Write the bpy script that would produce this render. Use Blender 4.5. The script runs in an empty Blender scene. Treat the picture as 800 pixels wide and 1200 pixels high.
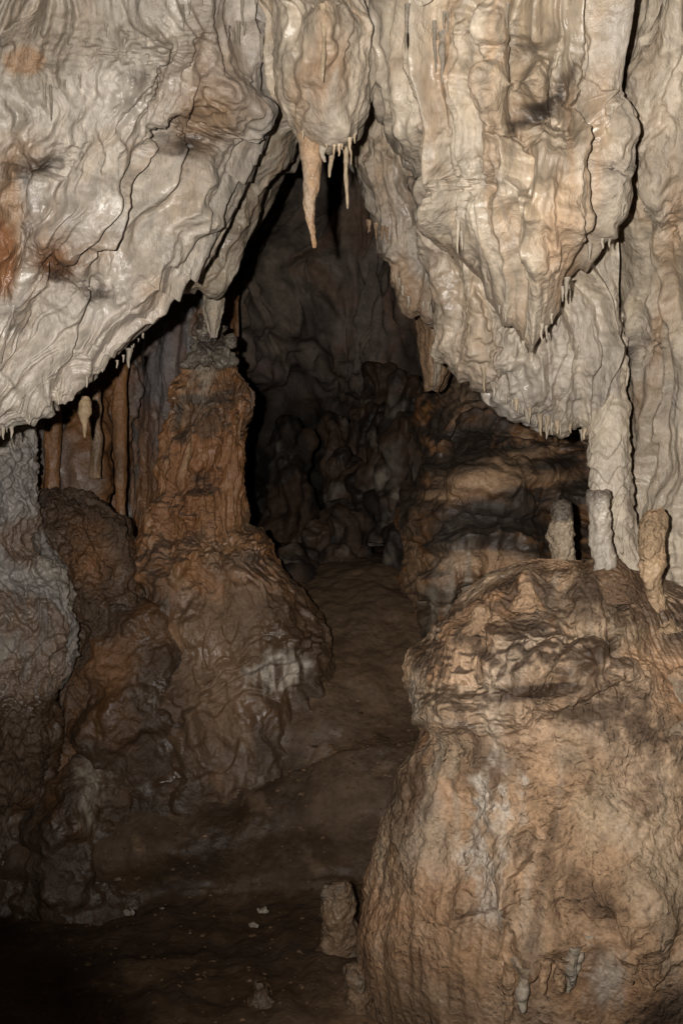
import bpy, math
import numpy as np

# ------------------------------------------------------------------ camera, world, light
F = 1039.2                      # focal length in pixels of an 800 x 1200 picture
scene = bpy.context.scene
COL = scene.collection
cam_d = bpy.data.cameras.new('camera')
cam_d.sensor_fit = 'VERTICAL'
cam_d.angle = 2 * math.atan(600 / F)
cam_d.clip_start = 0.05
cam_d.clip_end = 200
cam = bpy.data.objects.new('camera', cam_d)
cam.location = (0, 0, 0)
cam.rotation_euler = (math.radians(90), 0, 0)
COL.objects.link(cam)
scene.camera = cam

world = bpy.data.worlds.new('World')
scene.world = world
world.use_nodes = True
world.node_tree.nodes['Background'].inputs[0].default_value = (0.02, 0.018, 0.016, 1)
world.node_tree.nodes['Background'].inputs[1].default_value = 0.05   # no daylight reaches the chamber

# the photograph is lit by the camera's own flash, held left of the lens
fl_d = bpy.data.lights.new('camera_flash', 'SPOT')
fl_d.energy = 540
fl_d.color = (1.0, 0.96, 0.91)
fl_d.shadow_soft_size = 0.014
fl_d.spot_size = math.radians(114)
fl_d.spot_blend = 0.95
fl = bpy.data.objects.new('camera_flash', fl_d)
fl.location = (-0.12, -0.03, 0.05)
fl.rotation_euler = (math.radians(90 + 13), 0, math.radians(-7))
COL.objects.link(fl)

scene.view_settings.view_transform = 'Standard'
scene.view_settings.look = 'None'
scene.view_settings.exposure = 0
scene.view_settings.gamma = 1
scene.view_settings.use_curve_mapping = False
scene.cycles.max_bounces = 6
scene.cycles.diffuse_bounces = 2
scene.cycles.glossy_bounces = 2

# ------------------------------------------------------------------ numpy noise
_rng = np.random.RandomState(7)
_perm = _rng.permutation(256).astype(np.int32)
_perm = np.concatenate([_perm, _perm, _perm])
_g2 = np.stack([np.cos(np.arange(256) * 2.399963), np.sin(np.arange(256) * 2.399963)], 1).astype(np.float32)
_v3 = _rng.normal(size=(256, 3))
_g3 = (_v3 / np.linalg.norm(_v3, axis=1)[:, None] * 1.2).astype(np.float32)


def _fade(t):
    return t * t * t * (t * (t * 6 - 15) + 10)


_CH = 30000


def _n2(a):
    x, y = a
    xi = np.floor(x).astype(np.int32); yi = np.floor(y).astype(np.int32)
    xf = x - xi; yf = y - yi
    xi &= 255; yi &= 255
    u = _fade(xf); v = _fade(yf)

    def g(dx, dy):
        h = _perm[_perm[xi + dx] + yi + dy]
        return _g2x[h] * (xf - dx) + _g2y[h] * (yf - dy)
    a = g(0, 0); c = g(0, 1)
    a += (g(1, 0) - a) * u
    c += (g(1, 1) - c) * u
    return (a + (c - a) * v) * np.float32(1.5)


def _n3(p):
    i = np.floor(p).astype(np.int32); f = p - i
    i &= 255
    w = _fade(f)
    x, y, z = i.T.copy()
    fx, fy, fz = f.T.copy()
    u, v, t = w.T.copy()

    def g(dx, dy, dz):
        h = _perm[_perm[_perm[x + dx] + y + dy] + z + dz]
        return _g3x[h] * (fx - dx) + _g3y[h] * (fy - dy) + _g3z[h] * (fz - dz)

    def row(dy, dz):
        a = g(0, dy, dz)
        return a + (g(1, dy, dz) - a) * u

    def lay(dz):
        a = row(0, dz)
        return a + (row(1, dz) - a) * v
    a = lay(0)
    return (a + (lay(1) - a) * t) * np.float32(1.3)


_g2x, _g2y = _g2.T.copy()
_g3x, _g3y, _g3z = _g3.T.copy()


def n2(x, y):
    x, y = np.broadcast_arrays(np.asarray(x, np.float32), np.asarray(y, np.float32))
    sh = x.shape
    x = x.ravel(); y = y.ravel()
    r = [_n2(a) for a in [(x[i:i + _CH], y[i:i + _CH]) for i in range(0, max(1, x.size), _CH)]]
    return np.concatenate(r).reshape(sh)


def n3(p):
    p = np.asarray(p, np.float32)
    sh = p.shape[:-1]
    p = p.reshape(-1, 3)
    r = [_n3(a) for a in [p[i:i + _CH] for i in range(0, len(p), _CH)]]
    return np.concatenate(r).reshape(sh)


def f2(x, y, o=4, gain=0.5):
    r = 0; a = 1.0
    for k in range(o):
        r = r + a * n2(x * 2 ** k + 17.3 * k, y * 2 ** k + 5.7 * k); a *= gain
    return r


def f3(p, o=4, gain=0.5):
    r = 0; a = 1.0
    for k in range(o):
        r = r + a * n3(p * 2 ** k + 13.7 * k); a *= gain
    return r


def rid(x):
    return 1 - np.abs(x) * 2


def sst(a, b, x):
    t = np.clip((x - a) / (b - a), 0, 1)
    return t * t * (3 - 2 * t)


# ------------------------------------------------------------------ geometry helpers
def P(px, py, D):
    px = np.asarray(px, float); py = np.asarray(py, float); D = np.asarray(D, float)
    return np.stack(np.broadcast_arrays((px - 400) / F * D, D, (600 - py) / F * D), -1)


def catmull(A, n):
    """resample A (k, ...) to n samples along axis 0"""
    A = np.asarray(A, float)
    k = len(A)
    A = np.concatenate([[2 * A[0] - A[1]], A, [2 * A[-1] - A[-2]]])
    t = np.linspace(0, k - 1 - 1e-6, n)
    i = t.astype(int); f = t - i
    f = f.reshape((-1,) + (1,) * (A.ndim - 1))
    p0, p1, p2, p3 = A[i], A[i + 1], A[i + 2], A[i + 3]
    return 0.5 * (2 * p1 + (p2 - p0) * f + (2 * p0 - 5 * p1 + 4 * p2 - p3) * f ** 2 + (3 * p1 - p0 - 3 * p2 + p3) * f ** 3)


def sheet(net, nv, nu):
    """net[row][column] of (px, py, depth) -> (nv, nu, 3) points"""
    A = np.array(net, float)
    A = P(A[..., 0], A[..., 1], A[..., 2])
    B = catmull(A, nv)
    return np.swapaxes(catmull(np.swapaxes(B, 0, 1), nu), 0, 1)


def lathe(rows, nv, nu, k=0.9, D=None, power=2.0):
    """rows of (py, left px, right px[, D]) -> closed round body; u runs round from the back"""
    A = np.array([r if len(r) == 4 else tuple(r) + (D,) for r in rows], float)
    A = catmull(A, nv)
    d = A[:, 3]
    cx = ((A[:, 1] + A[:, 2]) / 2 - 400) / F * d
    r = np.maximum((A[:, 2] - A[:, 1]) / 2 / F * d, 0.002)
    z = (600 - A[:, 0]) / F * d
    th = np.linspace(0, 2 * math.pi, nu)
    th = th + .5 * np.sin(th) + math.pi / 2          # more columns on the side that is seen
    V = np.empty((nv, nu, 3))
    V[..., 0] = cx[:, None] + r[:, None] * np.cos(th)
    V[..., 1] = d[:, None] + r[:, None] * k * np.sin(th)
    V[..., 2] = z[:, None]
    return V


class Body:
    """a gridded skin that is carved, displaced and tinted before it becomes a mesh"""

    def __init__(s, V, wrap=False, flip=None):
        s.V = V; s.wrap = wrap
        s.flip = flip
        s.refresh()
        du = np.linalg.norm(np.diff(V, axis=1), axis=2).mean(0)
        dv = np.linalg.norm(np.diff(V, axis=0), axis=2).mean(1)
        s.U = np.broadcast_to(np.concatenate([[0], np.cumsum(du)])[None, :], V.shape[:2]).astype(np.float32)
        s.W = np.broadcast_to(np.concatenate([[0], np.cumsum(dv)])[:, None], V.shape[:2]).astype(np.float32)
        s.h = np.zeros(V.shape[:2])
        s.damp = 1.0                                 # thins the relief where a sheet turns under
        s.c = np.zeros(V.shape)
        s.seed = float(np.abs(V[0, 0]).sum() * 31 % 97)

    def refresh(s):
        V = s.V
        if s.wrap:
            E = np.concatenate([V[:, -2:-1], V, V[:, 1:2]], 1)
            tu = (E[:, 2:] - E[:, :-2])
        else:
            tu = np.gradient(V, axis=1)
        tv = np.gradient(V, axis=0)
        n = np.cross(tu, tv)
        n /= np.linalg.norm(n, axis=2)[..., None] + 1e-12
        if s.flip is None:
            to = -V / np.linalg.norm(V, axis=2)[..., None]
            if s.wrap:
                to = V - V.mean(1, keepdims=True)
            s.flip = (n * to).sum() < 0
        s.N = -n if s.flip else n
        s.px = 400 + V[..., 0] / np.maximum(V[..., 1], .05) * F
        s.py = 600 - V[..., 2] / np.maximum(V[..., 1], .05) * F

    def push(s):
        if s.wrap:
            s.h = s.h - s.h.mean()
        s.h = s.h * s.damp
        n = s.N
        for k in (1, 2, 4, 7):                       # a smoothed normal keeps hollows from folding through themselves
            e = np.concatenate([n[:1]] * k + [n] + [n[-1:]] * k, 0)
            n = (e[:-2 * k] + n + e[2 * k:]) / 3
            if s.wrap:
                e = np.concatenate([n[:, -1 - k:-1], n, n[:, 1:1 + k]], 1)
            else:
                e = np.concatenate([n[:, :1]] * k + [n] + [n[:, -1:]] * k, 1)
            n = (e[:, :-2 * k] + n + e[:, 2 * k:]) / 3
        n = n / (np.linalg.norm(n, axis=2)[..., None] + 1e-9)
        s.V = s.V + n * s.h[..., None]
        s.h = np.zeros_like(s.h)
        s.refresh()
        return s

    def depth(s, x, y, r=4):
        """depth of the visible skin at a picture point"""
        m = (np.abs(s.px - x) < r) & (np.abs(s.py - y) < r)
        if not m.any():
            return s.depth(x, y, r * 2) if r < 60 else float(np.median(s.V[..., 1]))
        return float(s.V[..., 1][m].min())

    # --- carving
    def fold(s, poly, h, width=40, sharp=2.5, wob=5.0, taper=True):
        """raise the left of an upright line, or the upper side of a level one, by h, with a steep lip on the line"""
        q = np.array(poly, float)
        h = abs(h)
        sharp = max(sharp, 3.4)
        e = q[-1] - q[0]
        if (abs(e[1]) > abs(e[0]) and e[1] > 0) or (abs(e[1]) <= abs(e[0]) and e[0] < 0):
            q = q[::-1]
        q = catmull(q, len(q) * 4)
        m = width * 3.2
        sel = (s.px > q[:, 0].min() - m) & (s.px < q[:, 0].max() + m) & (s.py > q[:, 1].min() - m) & (s.py < q[:, 1].max() + m)
        X = s.px[sel].astype(np.float32); Y = s.py[sel].astype(np.float32)
        if not X.size:
            return
        wx = n2(X * .03 + s.seed, Y * .03) * wob + n2(X * .1, Y * .1 + s.seed) * wob * .45
        wy = n2(X * .03 + 40 + s.seed, Y * .03) * wob + n2(X * .1 + 9, Y * .1 + s.seed) * wob * .45
        X = X + wx; Y = Y + wy
        best = np.full(X.shape, 1e9, np.float32); sg = np.zeros(X.shape, np.float32); tt = np.zeros(X.shape, np.float32)
        n = len(q) - 1
        for i in range(n):
            a = q[i]; d = q[i + 1] - a; L2 = (d * d).sum() + 1e-9
            t = np.clip(((X - a[0]) * d[0] + (Y - a[1]) * d[1]) / L2, 0, 1)
            ex = X - a[0] - t * d[0]; ey = Y - a[1] - t * d[1]
            dist = np.hypot(ex, ey)
            b = dist < best
            best = np.where(b, dist, best)
            sg = np.where(b, np.sign(d[1] * (X - a[0]) - d[0] * (Y - a[1])), sg)
            tt = np.where(b, (i + t) / n, tt)
        sd = best * sg
        sh = sharp * (1.0 + 1.6 * np.clip(n2(X * .021 + 3, Y * .021 + s.seed) + .25, 0, 1))
        r = np.clip((sd + sh) / (2 * sh), 0, 1)
        r = r * r * (3 - 2 * r) * np.exp(-np.maximum(sd, 0) / width) * (best < m)
        r = r * (.35 + .65 * sst(-.45, .2, n2(X * .017 + 50, Y * .017 + s.seed)))
        if taper:
            r = r * sst(0, .18, tt) * sst(1, .82, tt)
        s.h[sel] += h * r

    def blob(s, x, y, rx, ry, h, rot=0, p=2.0, wob=.35):
        s.h += h * s.mask(x, y, rx, ry, rot, p, wob)

    def mask(s, x, y, rx, ry, rot=0, p=2.0, wob=.35, soft=None):
        out = np.zeros(s.px.shape)
        m = 3.2 * max(rx, ry)
        sel = (np.abs(s.px - x) < m) & (np.abs(s.py - y) < m)
        if not sel.any():
            return out
        c, n = math.cos(math.radians(rot)), math.sin(math.radians(rot))
        px = s.px[sel]; py = s.py[sel]
        dx = px - x; dy = py - y
        a = (dx * c + dy * n) / rx; b = (-dx * n + dy * c) / ry
        a = a + n2(px / rx * 1.3 + s.seed + x, py / ry * 1.3) * wob + n2(px / rx * 4 + x, py / ry * 4) * wob * .5
        b = b + n2(px / rx * 1.3 + s.seed, py / ry * 1.3 + y) * wob + n2(px / rx * 4, py / ry * 4 + y) * wob * .5
        r = np.hypot(a, b)
        out[sel] = (1 - sst(1 - soft, 1 + soft, r)) if soft else np.exp(-r ** p)
        return out

    def flutes(s, amp=1.0, fu=(4, 10, 24), fv=(.7, 1.8, 5), a=(.05, .02, .007), warp=.5):
        U, W = s.U + s.seed, s.W
        U = U + warp * (.10 * n2(U * 2, W * 3) + .035 * n2(U * 6, W * 9 + 5))
        for k in range(len(fu)):
            r = n2(U * fu[k] + n2(U * 3, W * 2 + k * 4) * .5, W * fv[k] + k * 9.1)
            m = .6 + .9 * np.clip(n2(U * 1.3 + k * 5, W * 1.1 - k * 3) + .2, -.4, .8)
            p = .62 - np.sqrt(4 * r * r + .03) if k % 2 else 1.25 * r + .35 * np.abs(r) - .1
            s.h += amp * a[k] * m * p

    def laps(s, f=7, amp=.014, fu=7, jag=1.6, cover=.1):
        U, W = s.U + s.seed, s.W
        t = W * f + jag * n2(U * fu, W * 2.1) + .6 * n2(U * fu * 2.7, W * 5)
        fr = t - np.floor(t)
        prof = np.where(fr < .86, fr / .86, (1 - fr) / .14)
        m = sst(-.25, .35, n2(U * 2.1 + 31, W * 1.6) + cover)
        s.h += amp * prof * m

    def lumps(s, f=5, amp=.03, o=4, stretch=1.0, gain=.5, turb=False):
        q = s.V * np.array([f, f, f * stretch]) + s.seed
        v = f3(q, o, gain)
        if turb:
            v = np.abs(v) * 1.6 - .4
        s.h += amp * v

    def pebbly(s, f=9, amp=.02, warp=.3, stretch=1.0, lo=.0):
        """rounded knobs parted by creases"""
        q = s.V * np.array([f, f, f * stretch]) + s.seed
        q = q + warp * np.stack([n3(q * .9 + 5), n3(q * .9 + 25), n3(q * .9 + 45)], -1)
        a = np.abs(n3(q)); b = np.abs(n3(q * 1.9 + 3))
        s.h += amp * (1.5 * np.sqrt(a * a + .02) + .5 * np.sqrt(b * b + .02) - .7)

    # --- tinting (the rock's own colour)
    def paint(s, c):
        s.c[:] = c

    def mix(s, c, m):
        m = np.clip(m, 0, 1)[..., None]
        s.c = s.c * (1 - m) + np.array(c) * m

    def mottle(s, c, f=3, lo=-.1, hi=.6, amt=1.0, stretch=1.0, o=4, off=0.0):
        s.mix(c, amt * sst(lo, hi, f3(s.V * np.array([f, f, f * stretch]) + s.seed + off, o)))

    def streak(s, c, fu=9, fv=1.0, lo=.1, hi=.6, amt=1.0, off=0.0):
        s.mix(c, amt * sst(lo, hi, f2(s.U * fu + off + s.seed + n2(s.U * 3, s.W * 2) * .8, s.W * fv + off, 3)))

    def build(s, name, mat, parent=None, base=None):
        V = s.V
        nv, nu = V.shape[:2]
        if base is None:
            base = parent.location if parent is not None else (0, 0, 0)
        base = np.array(base)
        me = bpy.data.meshes.new(name)
        me.vertices.add(nv * nu)
        me.vertices.foreach_set('co', (V - base).astype(np.float32).ravel())
        i = np.arange(nv * nu, dtype=np.int32).reshape(nv, nu)
        q = np.stack([i[:-1, :-1], i[:-1, 1:], i[1:, 1:], i[1:, :-1]], -1).reshape(-1, 4)
        if s.flip:
            q = q[:, ::-1]
        me.loops.add(q.size)
        me.loops.foreach_set('vertex_index', q.ravel())
        me.polygons.add(len(q))
        me.polygons.foreach_set('loop_start', np.arange(0, q.size, 4, dtype=np.int32))
        me.polygons.foreach_set('use_smooth', np.ones(len(q), bool))
        me.update(calc_edges=True)
        at = me.color_attributes.new('tint', 'FLOAT_COLOR', 'POINT')
        cc = np.ones((nv * nu, 4), np.float32)
        cc[:, :3] = np.clip(s.c.reshape(-1, 3), .01, .9)
        at.data.foreach_set('color', cc.ravel())
        me.materials.append(mat)
        o = bpy.data.objects.new(name, me)
        COL.objects.link(o)
        if parent is not None:
            o.parent = parent
        else:
            o.location = base
        return o


def tag(o, label=None, cat=None, group=None, kind=None):
    if label: o['label'] = label
    if cat: o['category'] = cat
    if group: o['group'] = group
    if kind: o['kind'] = kind
    return o


def thing(name, label, cat, at, group=None):
    o = bpy.data.objects.new(name, None)
    o.empty_display_size = .1
    COL.objects.link(o)
    o.location = tuple(float(v) for v in at)
    return tag(o, label, cat, group)


# ------------------------------------------------------------------ rock materials
def rock(name, rough=.55, grain=60, bump=.6, pit=34, pitting=.4, spec=.35, speck=.25, dist=.012, tall=1.0):
    m = bpy.data.materials.new(name)
    m.use_nodes = True
    nt = m.node_tree; N = nt.nodes; L = nt.links
    b = N['Principled BSDF']
    tc = N.new('ShaderNodeTexCoord')
    at = N.new('ShaderNodeAttribute'); at.attribute_name = 'tint'

    def noise(scale, detail=4, rough_=.6):
        n = N.new('ShaderNodeTexNoise'); n.inputs['Scale'].default_value = scale
        n.inputs['Detail'].default_value = detail; n.inputs['Roughness'].default_value = rough_
        if scale > 30 and tall != 1.0:               # drip-wise grain
            st = N.new('ShaderNodeVectorMath'); st.operation = 'MULTIPLY'
            st.inputs[1].default_value = (1, 1, tall)
            L.new(tc.outputs['Object'], st.inputs[0]); L.new(st.outputs[0], n.inputs['Vector'])
        else:
            L.new(tc.outputs['Object'], n.inputs['Vector'])
        return n
    a = noise(grain, 5, .65)
    c = noise(9, 4, .6)
    wet = noise(3.2, 3, .5)                         # damp films and dry crust
    mr = N.new('ShaderNodeMapRange')
    mr.inputs[1].default_value = .25; mr.inputs[2].default_value = .75
    mr.inputs[3].default_value = 1 - speck; mr.inputs[4].default_value = 1 + speck
    L.new(a.outputs['Fac'], mr.inputs[0])
    mr2 = N.new('ShaderNodeMapRange')
    mr2.inputs[1].default_value = .3; mr2.inputs[2].default_value = .7
    mr2.inputs[3].default_value = .84; mr2.inputs[4].default_value = 1.16
    L.new(c.outputs['Fac'], mr2.inputs[0])
    mu = N.new('ShaderNodeMath'); mu.operation = 'MULTIPLY'
    L.new(mr.outputs[0], mu.inputs[0]); L.new(mr2.outputs[0], mu.inputs[1])
    vm = N.new('ShaderNodeVectorMath'); vm.operation = 'SCALE'
    L.new(at.outputs['Color'], vm.inputs[0]); L.new(mu.outputs[0], vm.inputs['Scale'])
    L.new(vm.outputs[0], b.inputs['Base Color'])
    # roughness wanders: damp films and dry crust
    mr3 = N.new('ShaderNodeMapRange')
    mr3.inputs[1].default_value = .35; mr3.inputs[2].default_value = .65
    mr3.inputs[3].default_value = rough - .2; mr3.inputs[4].default_value = rough + .2
    L.new(wet.outputs['Fac'], mr3.inputs[0]); L.new(mr3.outputs[0], b.inputs['Roughness'])
    b.inputs['Specular IOR Level'].default_value = spec
    # relief: grain + rounded pits
    vo = N.new('ShaderNodeTexVoronoi'); vo.inputs['Scale'].default_value = pit
    vo.feature = 'SMOOTH_F1'
    wv = N.new('ShaderNodeVectorMath'); wv.operation = 'MULTIPLY_ADD'
    L.new(c.outputs['Color'], wv.inputs[0]); wv.inputs[1].default_value = (.12, .12, .12)
    L.new(tc.outputs['Object'], wv.inputs[2]); L.new(wv.outputs[0], vo.inputs['Vector'])
    pm = N.new('ShaderNodeMath'); pm.operation = 'MULTIPLY'; pm.inputs[1].default_value = -pitting
    L.new(vo.outputs['Distance'], pm.inputs[0])
    ad = N.new('ShaderNodeMath'); ad.operation = 'MULTIPLY_ADD'; ad.inputs[1].default_value = .7
    L.new(a.outputs['Fac'], ad.inputs[0]); L.new(pm.outputs[0], ad.inputs[2])
    pw = noise(6.5, 3, .6)                          # smooth flow here, rough crust there
    mb = N.new('ShaderNodeMapRange')
    mb.inputs[1].default_value = .36; mb.inputs[2].default_value = .66
    mb.inputs[3].default_value = bump * .35; mb.inputs[4].default_value = bump * 1.25
    L.new(pw.outputs['Fac'], mb.inputs[0])
    bp = N.new('ShaderNodeBump'); L.new(mb.outputs[0], bp.inputs['Strength'])
    bp.inputs['Distance'].default_value = dist
    L.new(ad.outputs[0], bp.inputs['Height']); L.new(bp.outputs[0], b.inputs['Normal'])
    return m


M_PALE = rock('pale_flowstone', .42, 62, 1.0, 30, .5, .5, .22, .014, .38)
M_CRUST = rock('brown_crust', .5, 85, 1.2, 42, 1.0, .45, .4, .015)
M_BROWN = rock('brown_flowstone', .48, 65, .9, 34, .7, .45, .32)
M_MUD = rock('cave_mud', .62, 38, .7, 18, .3, .3, .3, .02)
M_DARK = rock('far_rock', .7, 20, .8, 9, .6, .25, .3, .03)
M_DRIP = rock('wet_calcite', .5, 80, .7, 50, .5, .5, .2)

PALE = np.array((.385, .322, .245)); WARM = np.array((.40, .305, .20)); COOL = np.array((.30, .268, .24))
TAN = np.array((.34, .215, .125)); RUST = np.array((.20, .085, .035)); SOOT_SHADE = np.array((.045, .034, .026))
MUD = np.array((.085, .050, .028)); OCHRE = np.array((.25, .118, .048)); WHITE = np.array((.48, .41, .33))


def pale_tints(b, warm=.6, rust=.35, base=PALE):
    b.paint(base)
    b.mottle(COOL, 1.6, -.1, .5, .6)
    b.mottle(WARM, 2.1, -.1, .5, warm, off=9)
    b.streak(TAN * 1.1, 6, .7, .25, .8, .7 * warm, 3)
    b.streak(TAN * .8, 17, 1.3, .3, .8, .6 * rust, 11)
    b.mottle(TAN * .7, 2.6, .35, .8, rust, off=21)
    b.mottle(TAN * .62, 1.5, .12, .75, .55, off=41); b.mottle(base * .45, 3.3, .15, .7, .5, off=53)
    b.streak(TAN * .55, 4.5, .9, .25, .8, .5, 61)
    b.streak(base * 1.25, 13, 2.0, .1, .6, .6, 17)
    b.streak(base * .62, 34, 5.0, .05, .6, .55, 23)
    b.streak(base * .7, 60, 9.0, .1, .6, .45, 29)


# ------------------------------------------------------------------ small hanging and standing pieces
def drip(px, py, length, w, D, tint=WARM, seed=0, lean=0.0, nv=22, nu=14, tip=.12, mat=None, bulge=0.0, root=2.5, knob=.12, power=.75):
    """a tapered stalactite: returns a Body; length and width are picture pixels at depth D"""
    s = D / F
    t = np.linspace(0, 1, nv)
    r = w / 2 * s * ((1 - t) ** power * (1 - tip) + tip) * (1 + bulge * np.sin(t * math.pi * 1.3))
    r *= 1 + (root - 1) * np.exp(-t * 12)
    r *= 1 + knob * n2(t * 7 + seed, seed * 1.7) + knob * .5 * n2(t * 17 + seed, seed)
    r[-1] *= .3
    th = np.linspace(0, 2 * math.pi, nu)
    c = P(px, py, D)
    V = np.empty((nv, nu, 3))
    wob = s * w * .25 * n2(t * 2 + seed * 3, t * 0 + seed)
    V[..., 0] = c[0] + (wob + lean * t * length * s)[:, None] + r[:, None] * np.cos(th)
    V[..., 1] = c[1] + r[:, None] * np.sin(th)
    V[..., 2] = c[2] + (.25 * w * s - t * length * s)[:, None]
    b = Body(V, True)
    b.paint(tint)
    b.c *= (1 + .25 * n2(b.W * 40 + seed, b.U * 20))[..., None]
    return b


RN = np.random.RandomState(11)


def ragged(b, band, along, amp=1.0, seed=0.0):
    """pulls the lower rim of a sheet down into uneven points"""
    t = .075 * np.maximum(n2(along * 5 + seed, seed) + .1, 0) ** 1.5 + .07 * np.maximum(n2(along * 14 + seed, 3 + seed), 0) ** 1.5 + .035 * np.maximum(n2(along * 33 + seed, 9 + seed), 0) ** 1.5
    V = b.V.copy()
    V[..., 2] -= amp * band * (t - .02)
    b.V = V
    b.refresh()


# ================================================================== THE SETTING
# ---- shell of the chamber, closing it behind and above the photographer
nv, nu = 150, 420
ph = np.linspace(-math.pi / 2 * .98, math.pi / 2, nv)[:, None]
th = np.linspace(0, 2 * math.pi, nu)[None, :] - math.pi / 2
V = np.stack([.4 + 5.2 * np.cos(ph) ** .7 * np.cos(th), 3.2 + 7.4 * np.cos(ph) ** .7 * np.sin(th), .6 + 3.9 * np.sin(ph) + 0 * th], -1)
b = Body(V, False, None)
if (b.N * (V - np.array([.4, 3.2, .6]))).sum() > 0:
    b.flip = not b.flip; b.refresh()
b.lumps(.5, .5, 3); b.push()
b.lumps(1.6, .22, 4, .4)
b.push()
b.paint(OCHRE * .6); b.mottle(MUD, 1, -.1, .4, .8); b.mottle(COOL * .5, .8, .2, .7, .6, off=4)
tag(b.build('cave_wall', M_DARK), kind='structure')

# ---- floor: flat mud, a bank with a ridge, a ramp climbing to the back
xs = [-700, -300, 0, 110, 220, 330, 440, 560, 800, 1200]
ridge = [1000, 985, 960, 950, 940, 912, 878, 860, 850, 850]
foot = [1110, 1095, 1078, 1072, 1055, 1044, 1036, 1032, 1030, 1030]
flat = lambda py: 1.78 * F / (py - 600)
net = []
net.append([(400 + (x - 400) * 2.2, 600 + 1.78 * F / .35, .35) for x in xs])
net.append([(400 + (x - 400) * 1.5, 600 + 1.78 * F / 1.6, 1.6) for x in xs])
net.append([(x, 1210, flat(1210)) for x in xs])
net.append([(x, 1130 + (f - 1040) * .3, flat(1130)) for x, f in zip(xs, foot)])
net.append([(x, f, flat(1040) + .05) for x, f in zip(xs, foot)])
net.append([(x, (f * .45 + r * .55), 4.25) for x, f, r in zip(xs, foot, ridge)])
net.append([(x, r, 4.42) for x, r in zip(xs, ridge)])
net.append([(x, r - 7, 4.48) for x, r in zip(xs, ridge)])
net.append([(x, min(r - 30, 845), 4.60) for x, r in zip(xs, ridge)])
net.append([(x, min(r - 60, 795), 4.80) for x, r in zip(xs, ridge)])
net.append([(x, 752, 5.05) for x in xs])
net.append([(x, 708 - (14 if x == 440 else 0), 5.5) for x in xs])
net.append([(x, 676 - (22 if x == 440 else 0), 6.2) for x in xs])
net.append([(x, 640, 8.2) for x in xs])
net.append([(x, 600, 10.6) for x in xs])
b = Body(sheet(net, 620, 560))
b.lumps(1.3, .045, 3); b.push()
b.fold([(100, 1066), (180, 1056), (260, 1046), (340, 1038), (430, 1034)], -.035, 30, 4, 3)
b.lumps(4, .018, 3); b.lumps(15, .005, 3)
b.streak  # mud keeps faint run-off ribs down the ramp
b.h += .012 * n2(b.U * 9 + n2(b.U * 2, b.W * 2), b.W * .9)
b.push()
b.paint(MUD * .72)
b.mottle(MUD * .4, 1.7, -.05, .5, .8)
b.mottle(TAN * .3, 2.2, .05, .6, .8, off=8)
b.mottle(TAN * .4, 7, .3, .8, .5, off=3)
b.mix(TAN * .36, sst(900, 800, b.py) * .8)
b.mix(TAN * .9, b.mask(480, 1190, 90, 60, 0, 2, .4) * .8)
floor_V = b.V.copy()
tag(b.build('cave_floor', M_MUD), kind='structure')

# ---- back wall of the chamber: dark curtains far behind
net = []
for py in (-220, 0, 200, 350, 470, 560, 640, 720):
    net.append([(x, py, D + (0 if py < 440 else .9 if py < 600 else .7) - (.9 if py < 100 else .3 if py < 260 else 0)) for x, D in
                ((60, 6.0), (140, 6.9), (220, 7.3), (300, 8.0), (380, 8.6), (450, 8.4), (520, 7.4), (600, 6.6), (700, 6.2))])
b = Body(sheet(net, 420, 420))
b.blob(330, 330, 60, 90, -.5); b.blob(360, 200, 50, 60, .4); b.blob(400, 400, 45, 70, .35); b.blob(470, 420, 40, 80, .45)
b.blob(345, 520, 60, 70, -.9); b.push()
b.flutes(2.6, (1.6, 3.6, 8, 16), (.2, .4, 1.0, 2), (.11, .06, .025, .010), .6)
b.lumps(1.7, .07, 3, .15)
b.push(); b.lumps(6, .012, 3, .15); b.push()
b.paint(np.array((.20, .155, .115)))
b.streak(np.array((.20, .105, .06)), 2.2, .25, 0, .5, .8, 2)
b.streak(np.array((.17, .13, .12)), 3.1, .3, .2, .6, .6, 12); b.streak(SOOT_SHADE, 5, .5, .1, .6, .7, 33)
b.mottle(SOOT_SHADE, 1.1, -.05, .45, .9, .7, off=6)
b.mix(SOOT_SHADE * .45, sst(430, 520, b.py + 50 * n3(b.V * 1.5)))  # darkness of the recess painted onto the lower wall
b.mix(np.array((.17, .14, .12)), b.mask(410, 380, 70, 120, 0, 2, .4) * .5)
tag(b.build('rock_wall', M_DARK), 'dark back wall of the chamber with faint brown curtains', 'rock wall', kind='structure')

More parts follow.
